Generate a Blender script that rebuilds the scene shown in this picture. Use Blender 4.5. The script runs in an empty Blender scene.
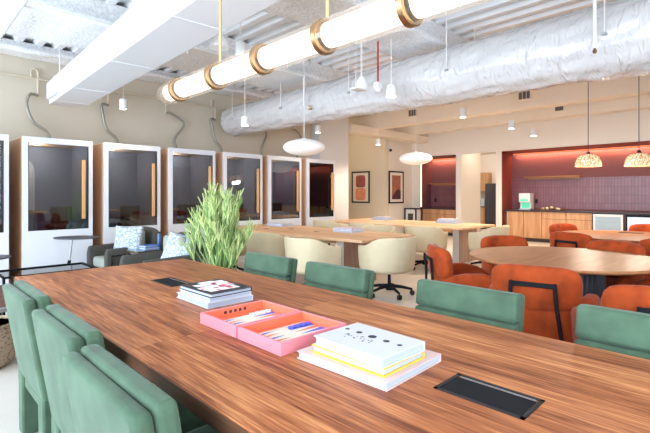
import bpy, bmesh, math, random
from mathutils import Vector, Matrix, noise as mnoise
random.seed(7)
PI = math.pi
col = bpy.context.scene.collection
def R(a): return math.radians(a)

# ------------------------------------------------------------------ mesh collector
class M:
    def __init__(s): s.v = []; s.f = []; s.mi = []; s.cur = 0
    def add(s, vs, fs):
        b = len(s.v); s.v += [tuple(p) for p in vs]
        for f in fs: s.f.append([b + i for i in f]); s.mi.append(s.cur)
        return s
    def box(s, x0, x1, y0, y1, z0, z1):
        return s.add([(x0,y0,z0),(x1,y0,z0),(x1,y1,z0),(x0,y1,z0),(x0,y0,z1),(x1,y0,z1),(x1,y1,z1),(x0,y1,z1)],
                     [(0,3,2,1),(4,5,6,7),(0,1,5,4),(1,2,6,5),(2,3,7,6),(3,0,4,7)])
    def hexa(s, a, b):          # two quads (bottom, top)
        return s.add(list(a) + list(b), [(3,2,1,0),(4,5,6,7),(0,1,5,4),(1,2,6,5),(2,3,7,6),(3,0,4,7)])
    def tube(s, pts, r, n=8, caps=True):
        pts = [Vector(p) for p in pts]; rs = r if isinstance(r, (list, tuple)) else [r]*len(pts)
        up = None; rings = []
        for i, p in enumerate(pts):
            if i == 0: d = pts[1]-p
            elif i == len(pts)-1: d = p-pts[i-1]
            else: d = (pts[i+1]-pts[i-1])
            d.normalize()
            if up is None: up = Vector((0,0,1)) if abs(d.z) < .9 else Vector((1,0,0))
            a = d.cross(up)
            if a.length < 1e-4: a = d.cross(Vector((0,1,0)))
            a.normalize(); b = a.cross(d).normalized(); up = b
            rings.append([p + (a*math.cos(2*PI*k/n) + b*math.sin(2*PI*k/n))*rs[i] for k in range(n)])
        vs = [q for rg in rings for q in rg]; fs = []
        for i in range(len(pts)-1):
            for k in range(n):
                fs.append((i*n+k, i*n+(k+1)%n, (i+1)*n+(k+1)%n, (i+1)*n+k))
        if caps: fs.append(tuple(range(n-1,-1,-1))); fs.append(tuple((len(pts)-1)*n+k for k in range(n)))
        return s.add(vs, fs)
    def lathe(s, prof, n=32, cx=0, cy=0, sx=1, sy=1, ripple=0, rn=0):
        vs = []; fs = []
        for (r, z) in prof:
            for k in range(n):
                a = 2*PI*k/n; rr = r*(1+ripple*math.cos(rn*a))
                vs.append((cx+rr*sx*math.cos(a), cy+rr*sy*math.sin(a), z))
        for i in range(len(prof)-1):
            for k in range(n): fs.append((i*n+k, i*n+(k+1)%n, (i+1)*n+(k+1)%n, (i+1)*n+k))
        if prof[0][0] > 1e-5: fs.append(tuple(range(n-1,-1,-1)))
        if prof[-1][0] > 1e-5: fs.append(tuple((len(prof)-1)*n+k for k in range(n)))
        return s.add(vs, fs)
    def prism(s, poly, z0, z1):
        n = len(poly)
        return s.add([(x,y,z0) for x,y in poly] + [(x,y,z1) for x,y in poly],
                     [tuple(range(n-1,-1,-1)), tuple(range(n,2*n))] + [(i,(i+1)%n,n+(i+1)%n,n+i) for i in range(n)])
    def wall(s, path, th, zlo, zhi, lean=0.0, n=14, p=.55, flat=False):
        """a thick padded wall swept along a plan path; zlo/zhi per station; rounded section, rounded ends"""
        P_ = [Vector((x,y,0)) for x,y in path]; m = len(P_); rings = []
        for i in range(m):
            d = (P_[min(i+1,m-1)]-P_[max(i-1,0)]).normalized(); nrm = Vector((d.y,-d.x,0))
            lo, hi = zlo[i], zhi[i]; c = (lo+hi)/2; h = (hi-lo)/2
            rg = []
            for k in range(n):
                a = 2*PI*(k+.5)/n; ca, sa = math.cos(a), math.sin(a)
                u = math.copysign(abs(ca)**p, ca)*th/2; w = math.copysign(abs(sa)**(p*.55), sa)*h
                zz = c+w
                rg.append(P_[i] + nrm*(u + lean*(zz-lo)) + Vector((0,0,zz)))
            rings.append((rg, d, c))
        # end roundings
        def capring(idx, sgn):
            rg, d, c = rings[idx]; cen = sum(rg, Vector())/n; out = []
            for f, o in ((.82,.45),(.45,.8)):
                out.append([cen + (q-cen)*f*1.0 + d*sgn*th*.5*o for q in rg])
            return out
        allr = list(reversed(capring(0,-1))) + [r[0] for r in rings] + capring(m-1, 1)
        vs = [q for r in allr for q in r]; fs = []
        for i in range(len(allr)-1):
            for k in range(n): fs.append((i*n+k,(i+1)*n+k,(i+1)*n+(k+1)%n,i*n+(k+1)%n))
        fs.append(tuple(range(n))); fs.append(tuple((len(allr)-1)*n+k for k in range(n-1,-1,-1)))
        return s.add(vs, fs)
    def ball(s, c, r, n=12, m=8, sz=1):
        prof = [(max(1e-6, r*math.sin(PI*i/m)), c[2]-r*sz*math.cos(PI*i/m)) for i in range(m+1)]
        prof[0] = (1e-4*r, prof[0][1]); prof[-1] = (1e-4*r, prof[-1][1])
        return s.lathe(prof, n, c[0], c[1])

def obj(name, m, mat, parent=None, smooth=False, bevel=0, seg=2, sub=0, loc=None, rotz=0, angle=35):
    me = bpy.data.meshes.new(name); me.from_pydata(m.v, [], m.f)
    mats = mat if isinstance(mat, (list, tuple)) else [mat]
    for q in mats: me.materials.append(q)
    if len(mats) > 1: me.polygons.foreach_set('material_index', m.mi)
    bm = bmesh.new(); bm.from_mesh(me); bmesh.ops.recalc_face_normals(bm, faces=bm.faces); bm.to_mesh(me); bm.free()
    if smooth or bevel:
        me.polygons.foreach_set('use_smooth', [True]*len(me.polygons))
        if not sub and angle < 180: me.set_sharp_from_angle(angle=R(angle))
    me.update()
    o = bpy.data.objects.new(name, me); col.objects.link(o)
    if parent: o.parent = parent
    if loc is not None: o.location = loc
    o.rotation_euler.z = rotz
    if bevel:
        b = o.modifiers.new('Bevel', 'BEVEL'); b.width = bevel; b.segments = seg; b.limit_method = 'ANGLE'; b.angle_limit = R(40)
    if sub:
        q = o.modifiers.new('Sub', 'SUBSURF'); q.levels = sub; q.render_levels = sub
    return o
def thing(name, label, cat, loc=(0,0,0), rotz=0, group=None):
    o = bpy.data.objects.new(name, None); col.objects.link(o); o.empty_display_size = .1
    o.location = loc; o.rotation_euler = (0,0,rotz); o['label'] = label; o['category'] = cat
    if group: o['group'] = group
    return o
def tag(o, label, cat, group=None):
    o['label'] = label; o['category'] = cat
    if group: o['group'] = group
    return o
def struct(name, m, mat, **k):
    o = obj(name, m, mat, **k); o['kind'] = 'structure'; return o
def dup(root, label, loc=None, rotz=None, group=None):
    def cp(o, par):
        c = o.copy(); col.objects.link(c)
        if par: c.parent = par
        for ch in list(o.children): cp(ch, c)
        return c
    r = cp(root, None)
    r['label'] = label
    if loc is not None: r.location = loc
    if rotz is not None: r.rotation_euler = (0,0,rotz)
    if group: r['group'] = group
    return r

# ------------------------------------------------------------------ materials
def lin(c):
    if isinstance(c, str):
        c = [int(c[i:i+2],16)/255 for i in (0,2,4)]
    return tuple((x/12.92 if x <= .04045 else ((x+.055)/1.055)**2.4) for x in c) + (1,)
def base(name):
    m = bpy.data.materials.new(name); m.use_nodes = True
    nt = m.node_tree; return m, nt, nt.nodes['Principled BSDF']
def plain(name, c, rough=.5, metal=0, spec=None, var=0, vs=8, bump=0, bs=60, coat=0, sheen=0, sub=0, emit=None, es=0, alpha=None):
    m, nt, b = base(name); b.inputs['Base Color'].default_value = lin(c)
    b.inputs['Roughness'].default_value = rough; b.inputs['Metallic'].default_value = metal
    if spec is not None: b.inputs['Specular IOR Level'].default_value = spec
    if coat: b.inputs['Coat Weight'].default_value = coat; b.inputs['Coat Roughness'].default_value = .1
    if sheen:
        b.inputs['Sheen Weight'].default_value = sheen; b.inputs['Sheen Roughness'].default_value = .35
        b.inputs['Sheen Tint'].default_value = tuple(.5+.5*x for x in lin(c)[:3]) + (1,)
    if emit is not None: b.inputs['Emission Color'].default_value = lin(emit); b.inputs['Emission Strength'].default_value = es
    if var or bump:
        tc = nt.nodes.new('ShaderNodeTexCoord')
    if var:
        n = nt.nodes.new('ShaderNodeTexNoise'); n.inputs['Scale'].default_value = vs; n.inputs['Detail'].default_value = 5
        nt.links.new(tc.outputs['Object'], n.inputs['Vector'])
        r = nt.nodes.new('ShaderNodeValToRGB'); l = lin(c)
        r.color_ramp.elements[0].color = tuple(x*(1-var) for x in l[:3]) + (1,); r.color_ramp.elements[0].position = .3
        r.color_ramp.elements[1].color = tuple(min(1, x*(1+var)) for x in l[:3]) + (1,); r.color_ramp.elements[1].position = .7
        nt.links.new(n.outputs['Fac'], r.inputs['Fac']); nt.links.new(r.outputs['Color'], b.inputs['Base Color'])
    if bump:
        n = nt.nodes.new('ShaderNodeTexNoise'); n.inputs['Scale'].default_value = bs; n.inputs['Detail'].default_value = 4
        nt.links.new(tc.outputs['Object'], n.inputs['Vector'])
        bp = nt.nodes.new('ShaderNodeBump'); bp.inputs['Strength'].default_value = bump; bp.inputs['Distance'].default_value = .02
        nt.links.new(n.outputs['Fac'], bp.inputs['Height']); nt.links.new(bp.outputs['Normal'], b.inputs['Normal'])
    return m
def wood(name, c0, c1, c2, axis='y', plank=.14, rough=.4, grain=14, cross=None, pv=.25, coat=0, spec=.5, fine=.3, rlo=.28, rhi=.72):
    """procedural planks: axis = grain direction"""
    m, nt, b = base(name); N = nt.nodes.new; L = nt.links.new
    tc = N('ShaderNodeTexCoord'); sp = N('ShaderNodeSeparateXYZ'); L(tc.outputs['Object'], sp.inputs[0])
    al = {'x':0,'y':1,'z':2}[axis]; ac = {'x':1,'y':0,'z':0}[axis]; a3 = 3-al-ac
    def math_(op, a, bb=None):
        n = N('ShaderNodeMath'); n.operation = op
        for i, q in enumerate((a, bb)):
            if q is None: continue
            if isinstance(q, (int, float)): n.inputs[i].default_value = q
            else: L(q, n.inputs[i])
        return n.outputs[0]
    A, Cc, T = sp.outputs[al], sp.outputs[ac], sp.outputs[a3]
    pid = math_('FLOOR', math_('DIVIDE', Cc, plank))
    if cross is not None:
        pid = math_('ADD', pid, math_('MULTIPLY', math_('GREATER_THAN', A, cross), 37.0))
    wn = N('ShaderNodeTexWhiteNoise'); wn.noise_dimensions = '1D'; L(pid, wn.inputs['W'])
    off = math_('MULTIPLY', wn.outputs['Value'], 20.0)
    cb = N('ShaderNodeCombineXYZ')
    L(math_('ADD', math_('MULTIPLY', Cc, grain), off), cb.inputs[0]); L(math_('ADD', math_('MULTIPLY', A, grain*.09), off), cb.inputs[1]); L(math_('MULTIPLY', T, grain), cb.inputs[2])
    n1 = N('ShaderNodeTexNoise'); n1.inputs['Scale'].default_value = 1; n1.inputs['Detail'].default_value = 6; n1.inputs['Distortion'].default_value = .7
    L(cb.outputs[0], n1.inputs['Vector'])
    cb2 = N('ShaderNodeCombineXYZ')
    L(math_('MULTIPLY', Cc, grain*7), cb2.inputs[0]); L(math_('MULTIPLY', A, grain*.22), cb2.inputs[1]); L(math_('MULTIPLY', T, grain*9), cb2.inputs[2])
    n2 = N('ShaderNodeTexNoise'); n2.inputs['Scale'].default_value = 1; n2.inputs['Detail'].default_value = 3
    L(cb2.outputs[0], n2.inputs['Vector'])
    f = math_('ADD', math_('MULTIPLY', n1.outputs['Fac'], 1-fine), math_('MULTIPLY', n2.outputs['Fac'], fine))
    f = math_('ADD', f, math_('MULTIPLY', math_('SUBTRACT', wn.outputs['Value'], .5), pv))
    rp = N('ShaderNodeValToRGB'); e = rp.color_ramp.elements
    e[0].position = rlo; e[0].color = lin(c0); e[1].position = rhi; e[1].color = lin(c2)
    x = e.new(.5); x.color = lin(c1)
    L(f, rp.inputs['Fac']); L(rp.outputs['Color'], b.inputs['Base Color'])
    b.inputs['Roughness'].default_value = rough; b.inputs['Specular IOR Level'].default_value = spec
    if coat: b.inputs['Coat Weight'].default_value = coat; b.inputs['Coat Roughness'].default_value = .15
    return m
def glass(name, tint, gloss=.02, f=1.5, extra=0.0):
    m = bpy.data.materials.new(name); m.use_nodes = True; nt = m.node_tree; nt.nodes.clear(); N = nt.nodes.new
    o = N('ShaderNodeOutputMaterial'); mx = N('ShaderNodeMixShader'); t = N('ShaderNodeBsdfTransparent'); g = N('ShaderNodeBsdfGlossy'); fr = N('ShaderNodeFresnel')
    t.inputs['Color'].default_value = lin(tint); g.inputs['Roughness'].default_value = gloss; fr.inputs['IOR'].default_value = f
    ad = N('ShaderNodeMath'); ad.operation = 'ADD'; ad.use_clamp = True; ad.inputs[1].default_value = extra
    nt.links.new(fr.outputs[0], ad.inputs[0]); nt.links.new(ad.outputs[0], mx.inputs[0])
    nt.links.new(t.outputs[0], mx.inputs[1]); nt.links.new(g.outputs[0], mx.inputs[2]); nt.links.new(mx.outputs[0], o.inputs[0])
    return m
def pattern(name, c0, c1, kind='voronoi', scale=20, lo=.4, hi=.5, rough=.6, c2=None, stretch=(1,1,1)):
    m, nt, b = base(name); N = nt.nodes.new; L = nt.links.new
    tc = N('ShaderNodeTexCoord'); mp = N('ShaderNodeMapping'); mp.inputs['Scale'].default_value = stretch; L(tc.outputs['Object'], mp.inputs[0])
    if kind == 'voronoi':
        t = N('ShaderNodeTexVoronoi'); t.feature = 'DISTANCE_TO_EDGE'; t.inputs['Scale'].default_value = scale; out = t.outputs['Distance']
    elif kind == 'cells':
        t = N('ShaderNodeTexVoronoi'); t.inputs['Scale'].default_value = scale; out = t.outputs['Distance']
    else:
        t = N('ShaderNodeTexNoise'); t.inputs['Scale'].default_value = scale; t.inputs['Detail'].default_value = 2; out = t.outputs['Fac']
    L(mp.outputs[0], t.inputs['Vector'])
    r = N('ShaderNodeValToRGB'); e = r.color_ramp.elements; e[0].position = lo; e[0].color = lin(c0); e[1].position = hi; e[1].color = lin(c1)
    if c2: x = e.new(min(1, hi+.08)); x.color = lin(c2)
    L(out, r.inputs['Fac']); L(r.outputs['Color'], b.inputs['Base Color']); b.inputs['Roughness'].default_value = rough
    return m

MT = {}
MT['walnut'] = wood('walnut', '6d361c', 'a8633b', 'd6925d', 'y', .125, .42, 26, cross=0.0, pv=.12, coat=0, spec=.3, fine=.5, rlo=.33, rhi=.66)
MT['walnut_edge'] = wood('walnut_edge', '3d271c', '5a3c2c', '79543c', 'y', .5, .35, 13, pv=.05)
MT['oak'] = wood('light_oak', 'b58a66', 'd3a983', 'e2c09a', 'y', .16, .5, 10, pv=.12)
MT['oak_leg'] = wood('oak_leg', '8f7466', 'a68a7a', 'b79c8a', 'z', .4, .5, 14, pv=.1)
MT['round_top'] = wood('cherry_round_top', '97603a', 'ae744a', 'c08759', 'x', .11, .42, 20, pv=.05, coat=0)
MT['cabinet'] = wood('cabinet_oak', 'b48058', 'cf9d72', 'dfb48c', 'z', .36, .5, 10, pv=.18)
MT['shelf'] = wood('shelf_oak', '8d5c38', 'a97347', 'bd8858', 'y', .4, .5, 10)
MT['handle_wood'] = plain('handle_wood', 'd9a36a', .4, var=.06, vs=6)
MT['dark_wood'] = wood('dark_coffee_wood', '3e2018', '5d3326', '7b4735', 'x', .12, .4, 12)
MT['green'] = plain('green_velvet', '4b614d', .8, sheen=.35, var=.22, vs=8, bump=.08, bs=220, spec=.2)
MT['orange'] = plain('orange_velvet', 'a3421a', .8, sheen=.3, var=.28, vs=9, bump=.08, bs=220, spec=.2)
MT['cream'] = plain('cream_fabric', 'cfbf9e', .85, var=.04, vs=10, bump=.15, bs=400, sheen=.2)
MT['black'] = plain('black_metal', '1b1c20', .7, spec=.15)
MT['blackpl'] = plain('black_plastic', '15171c', .5)
MT['brass'] = plain('brass', 'a8865f', .35, metal=1)
MT['brass_rod'] = plain('brass_rod', 'cfa878', .4, metal=.6)
MT['white'] = plain('white_paint', 'ececec', .45)
MT['booth_white'] = plain('booth_white', 'dfe1e7', .35)
MT['booth_side'] = plain('booth_side_panel', 'd9b592', .6)
MT['wall_tan'] = plain('wall_tan', 'cfc5b3', .8, bump=.03, bs=90)
MT['wall_cream'] = plain('wall_cream', 'f0e7dc', .8)
MT['wall_warm'] = plain('wall_warm', 'e6dbc8', .8)
MT['wall_grey'] = plain('wall_grey', 'd2d2d2', .8)
MT['duct_white'] = plain('duct_white', 'e6e8ec', .5)
MT['deck'] = plain('deck_paint', 'eceef0', .6, metal=0, var=.05, vs=3)
MT['spray'] = plain('sprayed_fireproofing', 'efefef', .9, var=.14, vs=30, bump=.6, bs=34)
MT['pipe'] = plain('pipe_white', 'e8e6e2', .5)
MT['pipe_tan'] = plain('pipe_tan', 'cfc2ac', .6)
MT['hose'] = plain('hose_grey', '9c988c', .45, metal=.4)
MT['copper'] = plain('copper', 'b5683c', .35, metal=.8)
MT['red'] = plain('red_pipe', 'b3262a', .5)
MT['kduct'] = plain('kitchen_duct', 'efe2d2', .6)
MT['grille'] = plain('grille_dark', '5d5c5e', .6)
MT['niche'] = plain('niche_mauve', '7a4c4e', .7)
MT['niche_red'] = plain('niche_rust', '8a3f30', .6)
MT['stone'] = plain('dark_counter', '3a3236', .3, var=.2, vs=30)
MT['steel'] = plain('steel', 'b9babc', .3, metal=.9)
MT['screen_green'] = plain('dispenser_screen', '56c7a0', .4, emit='56c7a0', es=.7)
MT['felt'] = plain('booth_felt', '868fa2', .95, var=.05, vs=30)
MT['felt_arch'] = plain('booth_arch', 'd8dade', .8)
MT['dark_stand_in'] = plain('stand_in_dark', '2b2a2e', .7)  # dark tone for the mirrored chairs' stand-in, reused for the soil
MT['glass'] = glass('booth_glass', 'd6dbe2', .01, 1.5, .05)
MT['glass_clear'] = glass('clear_glass', 'f4f4f4', .01, 1.35)
MT['glass_table'] = glass('table_glass', 'd6e6e2', .02, 1.5, .1)
MT['glass_dark'] = glass('dark_glass', '3c4148', .02, 1.5, .1)
MT['armchair'] = plain('armchair_wool', '4c4943', .9, var=.08, vs=40, bump=.2, bs=300)
MT['armchair_seat'] = plain('armchair_seat_cloth', '9a9f92', .9, var=.06, vs=30)
MT['pillow'] = pattern('patterned_pillow', '8593a4', 'c2c9d0', 'voronoi', 19, .03, .12, .9)
MT['pillow_plain'] = plain('plain_pillow', 'a5a893', .9, var=.05, vs=20)
MT['blue'] = plain('blue_cover', '2c68bd', .5)
MT['paper'] = plain('paper_edges', 'b2bbcc', .7)
MT['bottle'] = plain('blue_bottle', '3a5f8f', .3)
MT['basket'] = pattern('woven_basket', '6b5a4a', 'a8937b', 'cells', 34, .2, .5, .9, stretch=(1,1,1.6))
MT['plant_a'] = plain('stick_green', '8bab64', .6, var=.35, vs=3)
MT['plant_b'] = plain('stick_lime', 'cbd692', .6, var=.25, vs=4)
MT['planter'] = plain('planter', 'd9d4ca', .7)
MT['pink'] = plain('pink_case', 'ea8a94', .5)
MT['coral'] = plain('coral_lining', 'ee7350', .5)
MT['bg_field'] = plain('board_field', 'f2dccb', .6)
MT['bg_blue'] = plain('board_blue', '4a5cc4', .5)
MT['bg_blue_light'] = plain('board_lilac', '9fa4dc', .5)
MT['checker_white'] = plain('checker_white', 'f4f0f0', .4)
MT['cover_black'] = plain('cover_black', '23242c', .45)
MT['cover_white'] = plain('cover_white', 'cbccd2', .45)
MT['cover_graphic'] = pattern('cover_graphic', 'd8526a', 'f5eef0', 'noise', 16, .40, .46, .5)
MT['cover_pinkish'] = plain('cover_blush', 'd8bdbb', .5)
MT['cover_yellow'] = plain('cover_yellow', 'e5b93c', .5)
MT['ink'] = plain('ink', '2a2c38', .6)
MT['shade'] = plain('lamp_fabric', 'f4f2ee', .7, emit='fff6ea', es=.10)
MT['art_paper'] = plain('art_paper', 'f3e9dd', .7)
MT['art1a'] = plain('art_maroon', 'a15a52', .7, var=.2, vs=6)
MT['art1b'] = plain('art_peach', 'eb9a78', .7, var=.15, vs=6)
MT['art2a'] = plain('art_brown', 'b06f56', .7, var=.25, vs=5)
MT['art2b'] = plain('art_plum', '54303c', .7, var=.2, vs=5)
MT['cone'] = plain('dried_cone', '8a6a4a', .8, var=.4, vs=40)
MT['petal'] = plain('dried_petal', 'e7d7b9', .8)
MT['fridge_in'] = plain('fridge_interior', 'c8d6da', .5, emit='c8d6da', es=.45)  # panel itself glows in place of the fridge's inner light
MT['wall_back'] = plain('wall_far', 'cdbfa8', .8)
MT['window_frame'] = plain('window_frame', '3a3c40', .5)

def emis(name, c, s):
    m = bpy.data.materials.new(name); m.use_nodes = True; nt = m.node_tree; nt.nodes.clear()
    o = nt.nodes.new('ShaderNodeOutputMaterial'); e = nt.nodes.new('ShaderNodeEmission'); e.inputs[0].default_value = lin(c); e.inputs[1].default_value = s
    nt.links.new(e.outputs[0], o.inputs[0]); return m
def frosted(name):
    m = bpy.data.materials.new(name); m.use_nodes = True; nt = m.node_tree; nt.nodes.clear(); N = nt.nodes.new
    o = N('ShaderNodeOutputMaterial'); mx = N('ShaderNodeMixShader'); t = N('ShaderNodeBsdfTransparent'); g = N('ShaderNodeBsdfTranslucent'); g.inputs[0].default_value = (1,1,1,1)
    mx.inputs[0].default_value = .12; mx2 = N('ShaderNodeMixShader'); gl = N('ShaderNodeBsdfGlossy'); gl.inputs['Roughness'].default_value = .05; mx2.inputs[0].default_value = .06
    nt.links.new(t.outputs[0], mx.inputs[1]); nt.links.new(g.outputs[0], mx.inputs[2]); nt.links.new(mx.outputs[0], mx2.inputs[1]); nt.links.new(gl.outputs[0], mx2.inputs[2]); nt.links.new(mx2.outputs[0], o.inputs[0])
    return m
MT['sleeve'] = frosted('tube_sleeve')
MT['lamp'] = emis('opal_lamp', 'ffe9cc', 3.3)
MT['down_lens'] = emis('downlight_lens', 'fff0da', 12)
MT['led'] = emis('led_strip', 'ff8a55', 1.5)
MT['led_white'] = emis('led_strip_white', 'ffe2c0', 5)
MT['exit'] = emis('exit_green', '40d080', 1.5)

# floor : pale polished concrete
def floor_mat():
    m, nt, b = base('floor_concrete'); N = nt.nodes.new; L = nt.links.new
    tc = N('ShaderNodeTexCoord'); n = N('ShaderNodeTexNoise'); n.inputs['Scale'].default_value = 1.2; n.inputs['Detail'].default_value = 8
    L(tc.outputs['Object'], n.inputs['Vector']); r = N('ShaderNodeValToRGB'); e = r.color_ramp.elements
    e[0].position = .3; e[0].color = lin('cec6bb'); e[1].position = .7; e[1].color = lin('dcd5cb')
    L(n.outputs['Fac'], r.inputs['Fac']); L(r.outputs['Color'], b.inputs['Base Color']); b.inputs['Roughness'].default_value = .35
    return m
MT['floor'] = floor_mat()
def tile_mat():
    m, nt, b = base('mauve_tile'); N = nt.nodes.new; L = nt.links.new
    tc = N('ShaderNodeTexCoord'); sp = N('ShaderNodeSeparateXYZ'); L(tc.outputs['Object'], sp.inputs[0])
    cb = N('ShaderNodeCombineXYZ'); L(sp.outputs[1], cb.inputs[0]); L(sp.outputs[2], cb.inputs[1])
    br = N('ShaderNodeTexBrick'); br.offset = 0; br.inputs['Scale'].default_value = 1
    br.inputs['Brick Width'].default_value = .075; br.inputs['Row Height'].default_value = .225; br.inputs['Mortar Size'].default_value = .006
    br.inputs['Color1'].default_value = lin('8b5860'); br.inputs['Color2'].default_value = lin('7f4d56'); br.inputs['Mortar'].default_value = lin('65404a')
    L(cb.outputs[0], br.inputs['Vector']); L(br.outputs['Color'], b.inputs['Base Color']); b.inputs['Roughness'].default_value = .3
    return m
MT['tile'] = tile_mat()
def plastic_mat():
    m, nt, b = base('plastic_wrap'); N = nt.nodes.new; L = nt.links.new
    b.inputs['Base Color'].default_value = lin('d0ccca'); b.inputs['Roughness'].default_value = .2; b.inputs['Coat Weight'].default_value = .4
    tc = N('ShaderNodeTexCoord'); mp = N('ShaderNodeMapping'); mp.inputs['Scale'].default_value = (1.0, 3.2, 1.0); mp.inputs['Rotation'].default_value = (R(20),0,R(12))
    L(tc.outputs['Object'], mp.inputs[0]); n = N('ShaderNodeTexNoise'); n.inputs['Scale'].default_value = 5; n.inputs['Detail'].default_value = 6; n.inputs['Distortion'].default_value = 1.5
    try: n.noise_type = 'RIDGED_MULTIFRACTAL'
    except Exception: pass
    L(mp.outputs[0], n.inputs['Vector']); bp = N('ShaderNodeBump'); bp.inputs['Strength'].default_value = .65; bp.inputs['Distance'].default_value = .035
    L(n.outputs['Fac'], bp.inputs['Height']); L(bp.outputs['Normal'], b.inputs['Normal']); return m
MT['plastic'] = plastic_mat()
def rattan_mat():
    m = bpy.data.materials.new('rattan_glow'); m.use_nodes = True; nt = m.node_tree; b = nt.nodes['Principled BSDF']; N = nt.nodes.new; L = nt.links.new
    tc = N('ShaderNodeTexCoord'); w = N('ShaderNodeTexVoronoi'); w.feature = 'DISTANCE_TO_EDGE'; w.inputs['Scale'].default_value = 14
    mp = N('ShaderNodeMapping'); mp.inputs['Scale'].default_value = (1,1,2); L(tc.outputs['Object'], mp.inputs[0]); L(mp.outputs[0], w.inputs['Vector'])
    r = N('ShaderNodeValToRGB'); e = r.color_ramp.elements; e[0].position = .02; e[0].color = lin('c9924c'); e[1].position = .16; e[1].color = lin('ffeac8')
    L(w.outputs['Distance'], r.inputs['Fac']); L(r.outputs['Color'], b.inputs['Base Color']); L(r.outputs['Color'], b.inputs['Emission Color'])
    b.inputs['Emission Strength'].default_value = .6; b.inputs['Roughness'].default_value = .7; return m
MT['rattan'] = rattan_mat()
# ------------------------------------------------------------------ the room
XL, XR, YB, YW, ZC = -3.0, 13.1, -4.0, 8.65, 3.75
struct('floor', M().box(XL-.2, 17.5, YB-.2, 11.4, -.12, 0), MT['floor'])
def deck():
    m = M(); pitch = .27; x = XL-.2; z0 = ZC
    prof = []
    while x < 17.5:
        prof += [(x, z0), (x+.09, z0), (x+.125, z0+.08), (x+.235, z0+.08)]; x += pitch
    n = len(prof); ys = (YB-.2, 11.4)
    vs = [(px, y, pz) for y in ys for px, pz in prof]
    m.add(vs, [(i, i+1, n+i+1, n+i) for i in range(n-1)])
    m.box(XL-.2, 17.5, YB-.2, 11.4, z0+.1, z0+.2)
    return m
struct('ceiling', deck(), MT['deck'])
def beam(y0, y1, zb, x0=XL, x1=8.9):
    m = M(); nx = 110; prof = [(y0+.10, ZC+.02), (y0+.10, zb+.12), (y0, zb+.07), (y0, zb+.01), (y0+.04, zb)]
    k = 7
    for i in range(1, k): prof.append((y0+.04+(y1-y0-.08)*i/k, zb))
    prof += [(y1-.04, zb), (y1, zb+.01), (y1, zb+.07), (y1-.10, zb+.12), (y1-.10, ZC+.02)]
    n = len(prof); vs = []
    for i in range(nx+1):
        x = x0+(x1-x0)*i/nx
        for y, z_ in prof:
            d = mnoise.noise(Vector((x*3.1, y*4, z_*4)))*.03
            vs.append((x, y+d*.6, z_+(d if z_ < ZC else 0)))
    fs = [(i*n+j, i*n+j+1, (i+1)*n+j+1, (i+1)*n+j) for i in range(nx) for j in range(n-1)]
    return m.add(vs, fs)
for i, (a, b_, zb) in enumerate([(5.75, 6.95, 3.44), (3.2, 4.05, 3.44), (.1, .9, 3.44)]):
    struct('trim_%d' % (i+1), beam(a, b_, zb), MT['spray'], smooth=True, angle=180)
# sprayed band where the deck meets the booth wall
struct('trim_4', beam(8.2, 8.64, 3.6), MT['spray'], smooth=True, angle=180)
# walls
w = M(); w.box(XL-.2, 9.15, YW, YW+.2, 0, 3.85)
struct('wall_booths', w, MT['wall_tan'])
w = M(); w.box(8.02, 9.15, YW-.33, YW-.005, 0, 3.7); struct('wall_column', w, MT['wall_grey'])
struct('wall_corridor', M().box(11.55, 11.75, 8.88, 11.4, 0, 3.85), MT['wall_warm'])
struct('wall_corridor_end', M().box(9.15, 11.55, 11.2, 11.4, 0, 3.85), MT['wall_warm'])
struct('wall_corridor_side', M().box(8.95, 9.145, YW+.205, 11.2, 0, 3.85), MT['wall_warm'])
struct('wall_far', M().box(11.75, 13.25, 8.88, 9.08, 0, 3.85), MT['wall_cream'])
k = M()
k.box(13.1, 13.25, 8.55, 8.88, 0, 3.85); k.box(13.1, 13.25, 7.01, 7.19, 0, 2.67); k.box(13.1, 13.25, 5.68, 5.86, 0, 2.67)
k.box(13.1, 13.25, YB, 8.55, 2.67, 3.85); k.box(13.1, 13.25, YB, -1.6, 0, 2.67)
struct('wall_kitchen', k, MT['wall_cream'])
# niches (plain mauve upper wall, rust coloured cheeks, tiled lower wall)
def niche(n, y0, y1):
    m = M(); m.box(13.8, 13.95, y0-.1, y1+.1, 0, 2.8); struct('wall_niche_back_%d' % n, m, MT['niche'])
    m = M(); m.box(13.1, 13.8, y1-.012, y1, 0, 2.665); m.box(13.1, 13.8, y0, y0+.012, 0, 2.665); m.box(13.1, 13.8, y0+.012, y1-.012, 2.65, 2.665)
    struct('wall_niche_cheek_%d' % n, m, MT['niche_red' if n == 2 else 'niche'])
    m = M(); m.box(13.78, 13.799, y0+.013, y1-.013, .95, 1.84); struct('wall_tile_%d' % n, m, MT['tile'])
niche(1, 7.19, 8.55); niche(2, -1.6, 5.68)
# passage with a back kitchen behind it
struct('wall_passage_left', M().box(13.25, 14.47, 7.02, 7.15, 0, 3), MT['wall_cream'])
struct('wall_passage_right', M().box(13.25, 17.3, 5.70, 5.84, 0, 3), MT['wall_cream'])
struct('wall_back_kitchen', M().box(17.3, 17.45, 5.5, 10, 0, 3), MT['wall_cream'])
struct('wall_back_kitchen_side', M().box(14.47, 17.3, 9.8, 9.95, 0, 3), MT['wall_warm'])
struct('ceiling_passage', M().box(13.26, 17.4, 5.5, 10, 3, 3.1), MT['wall_warm'])
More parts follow.
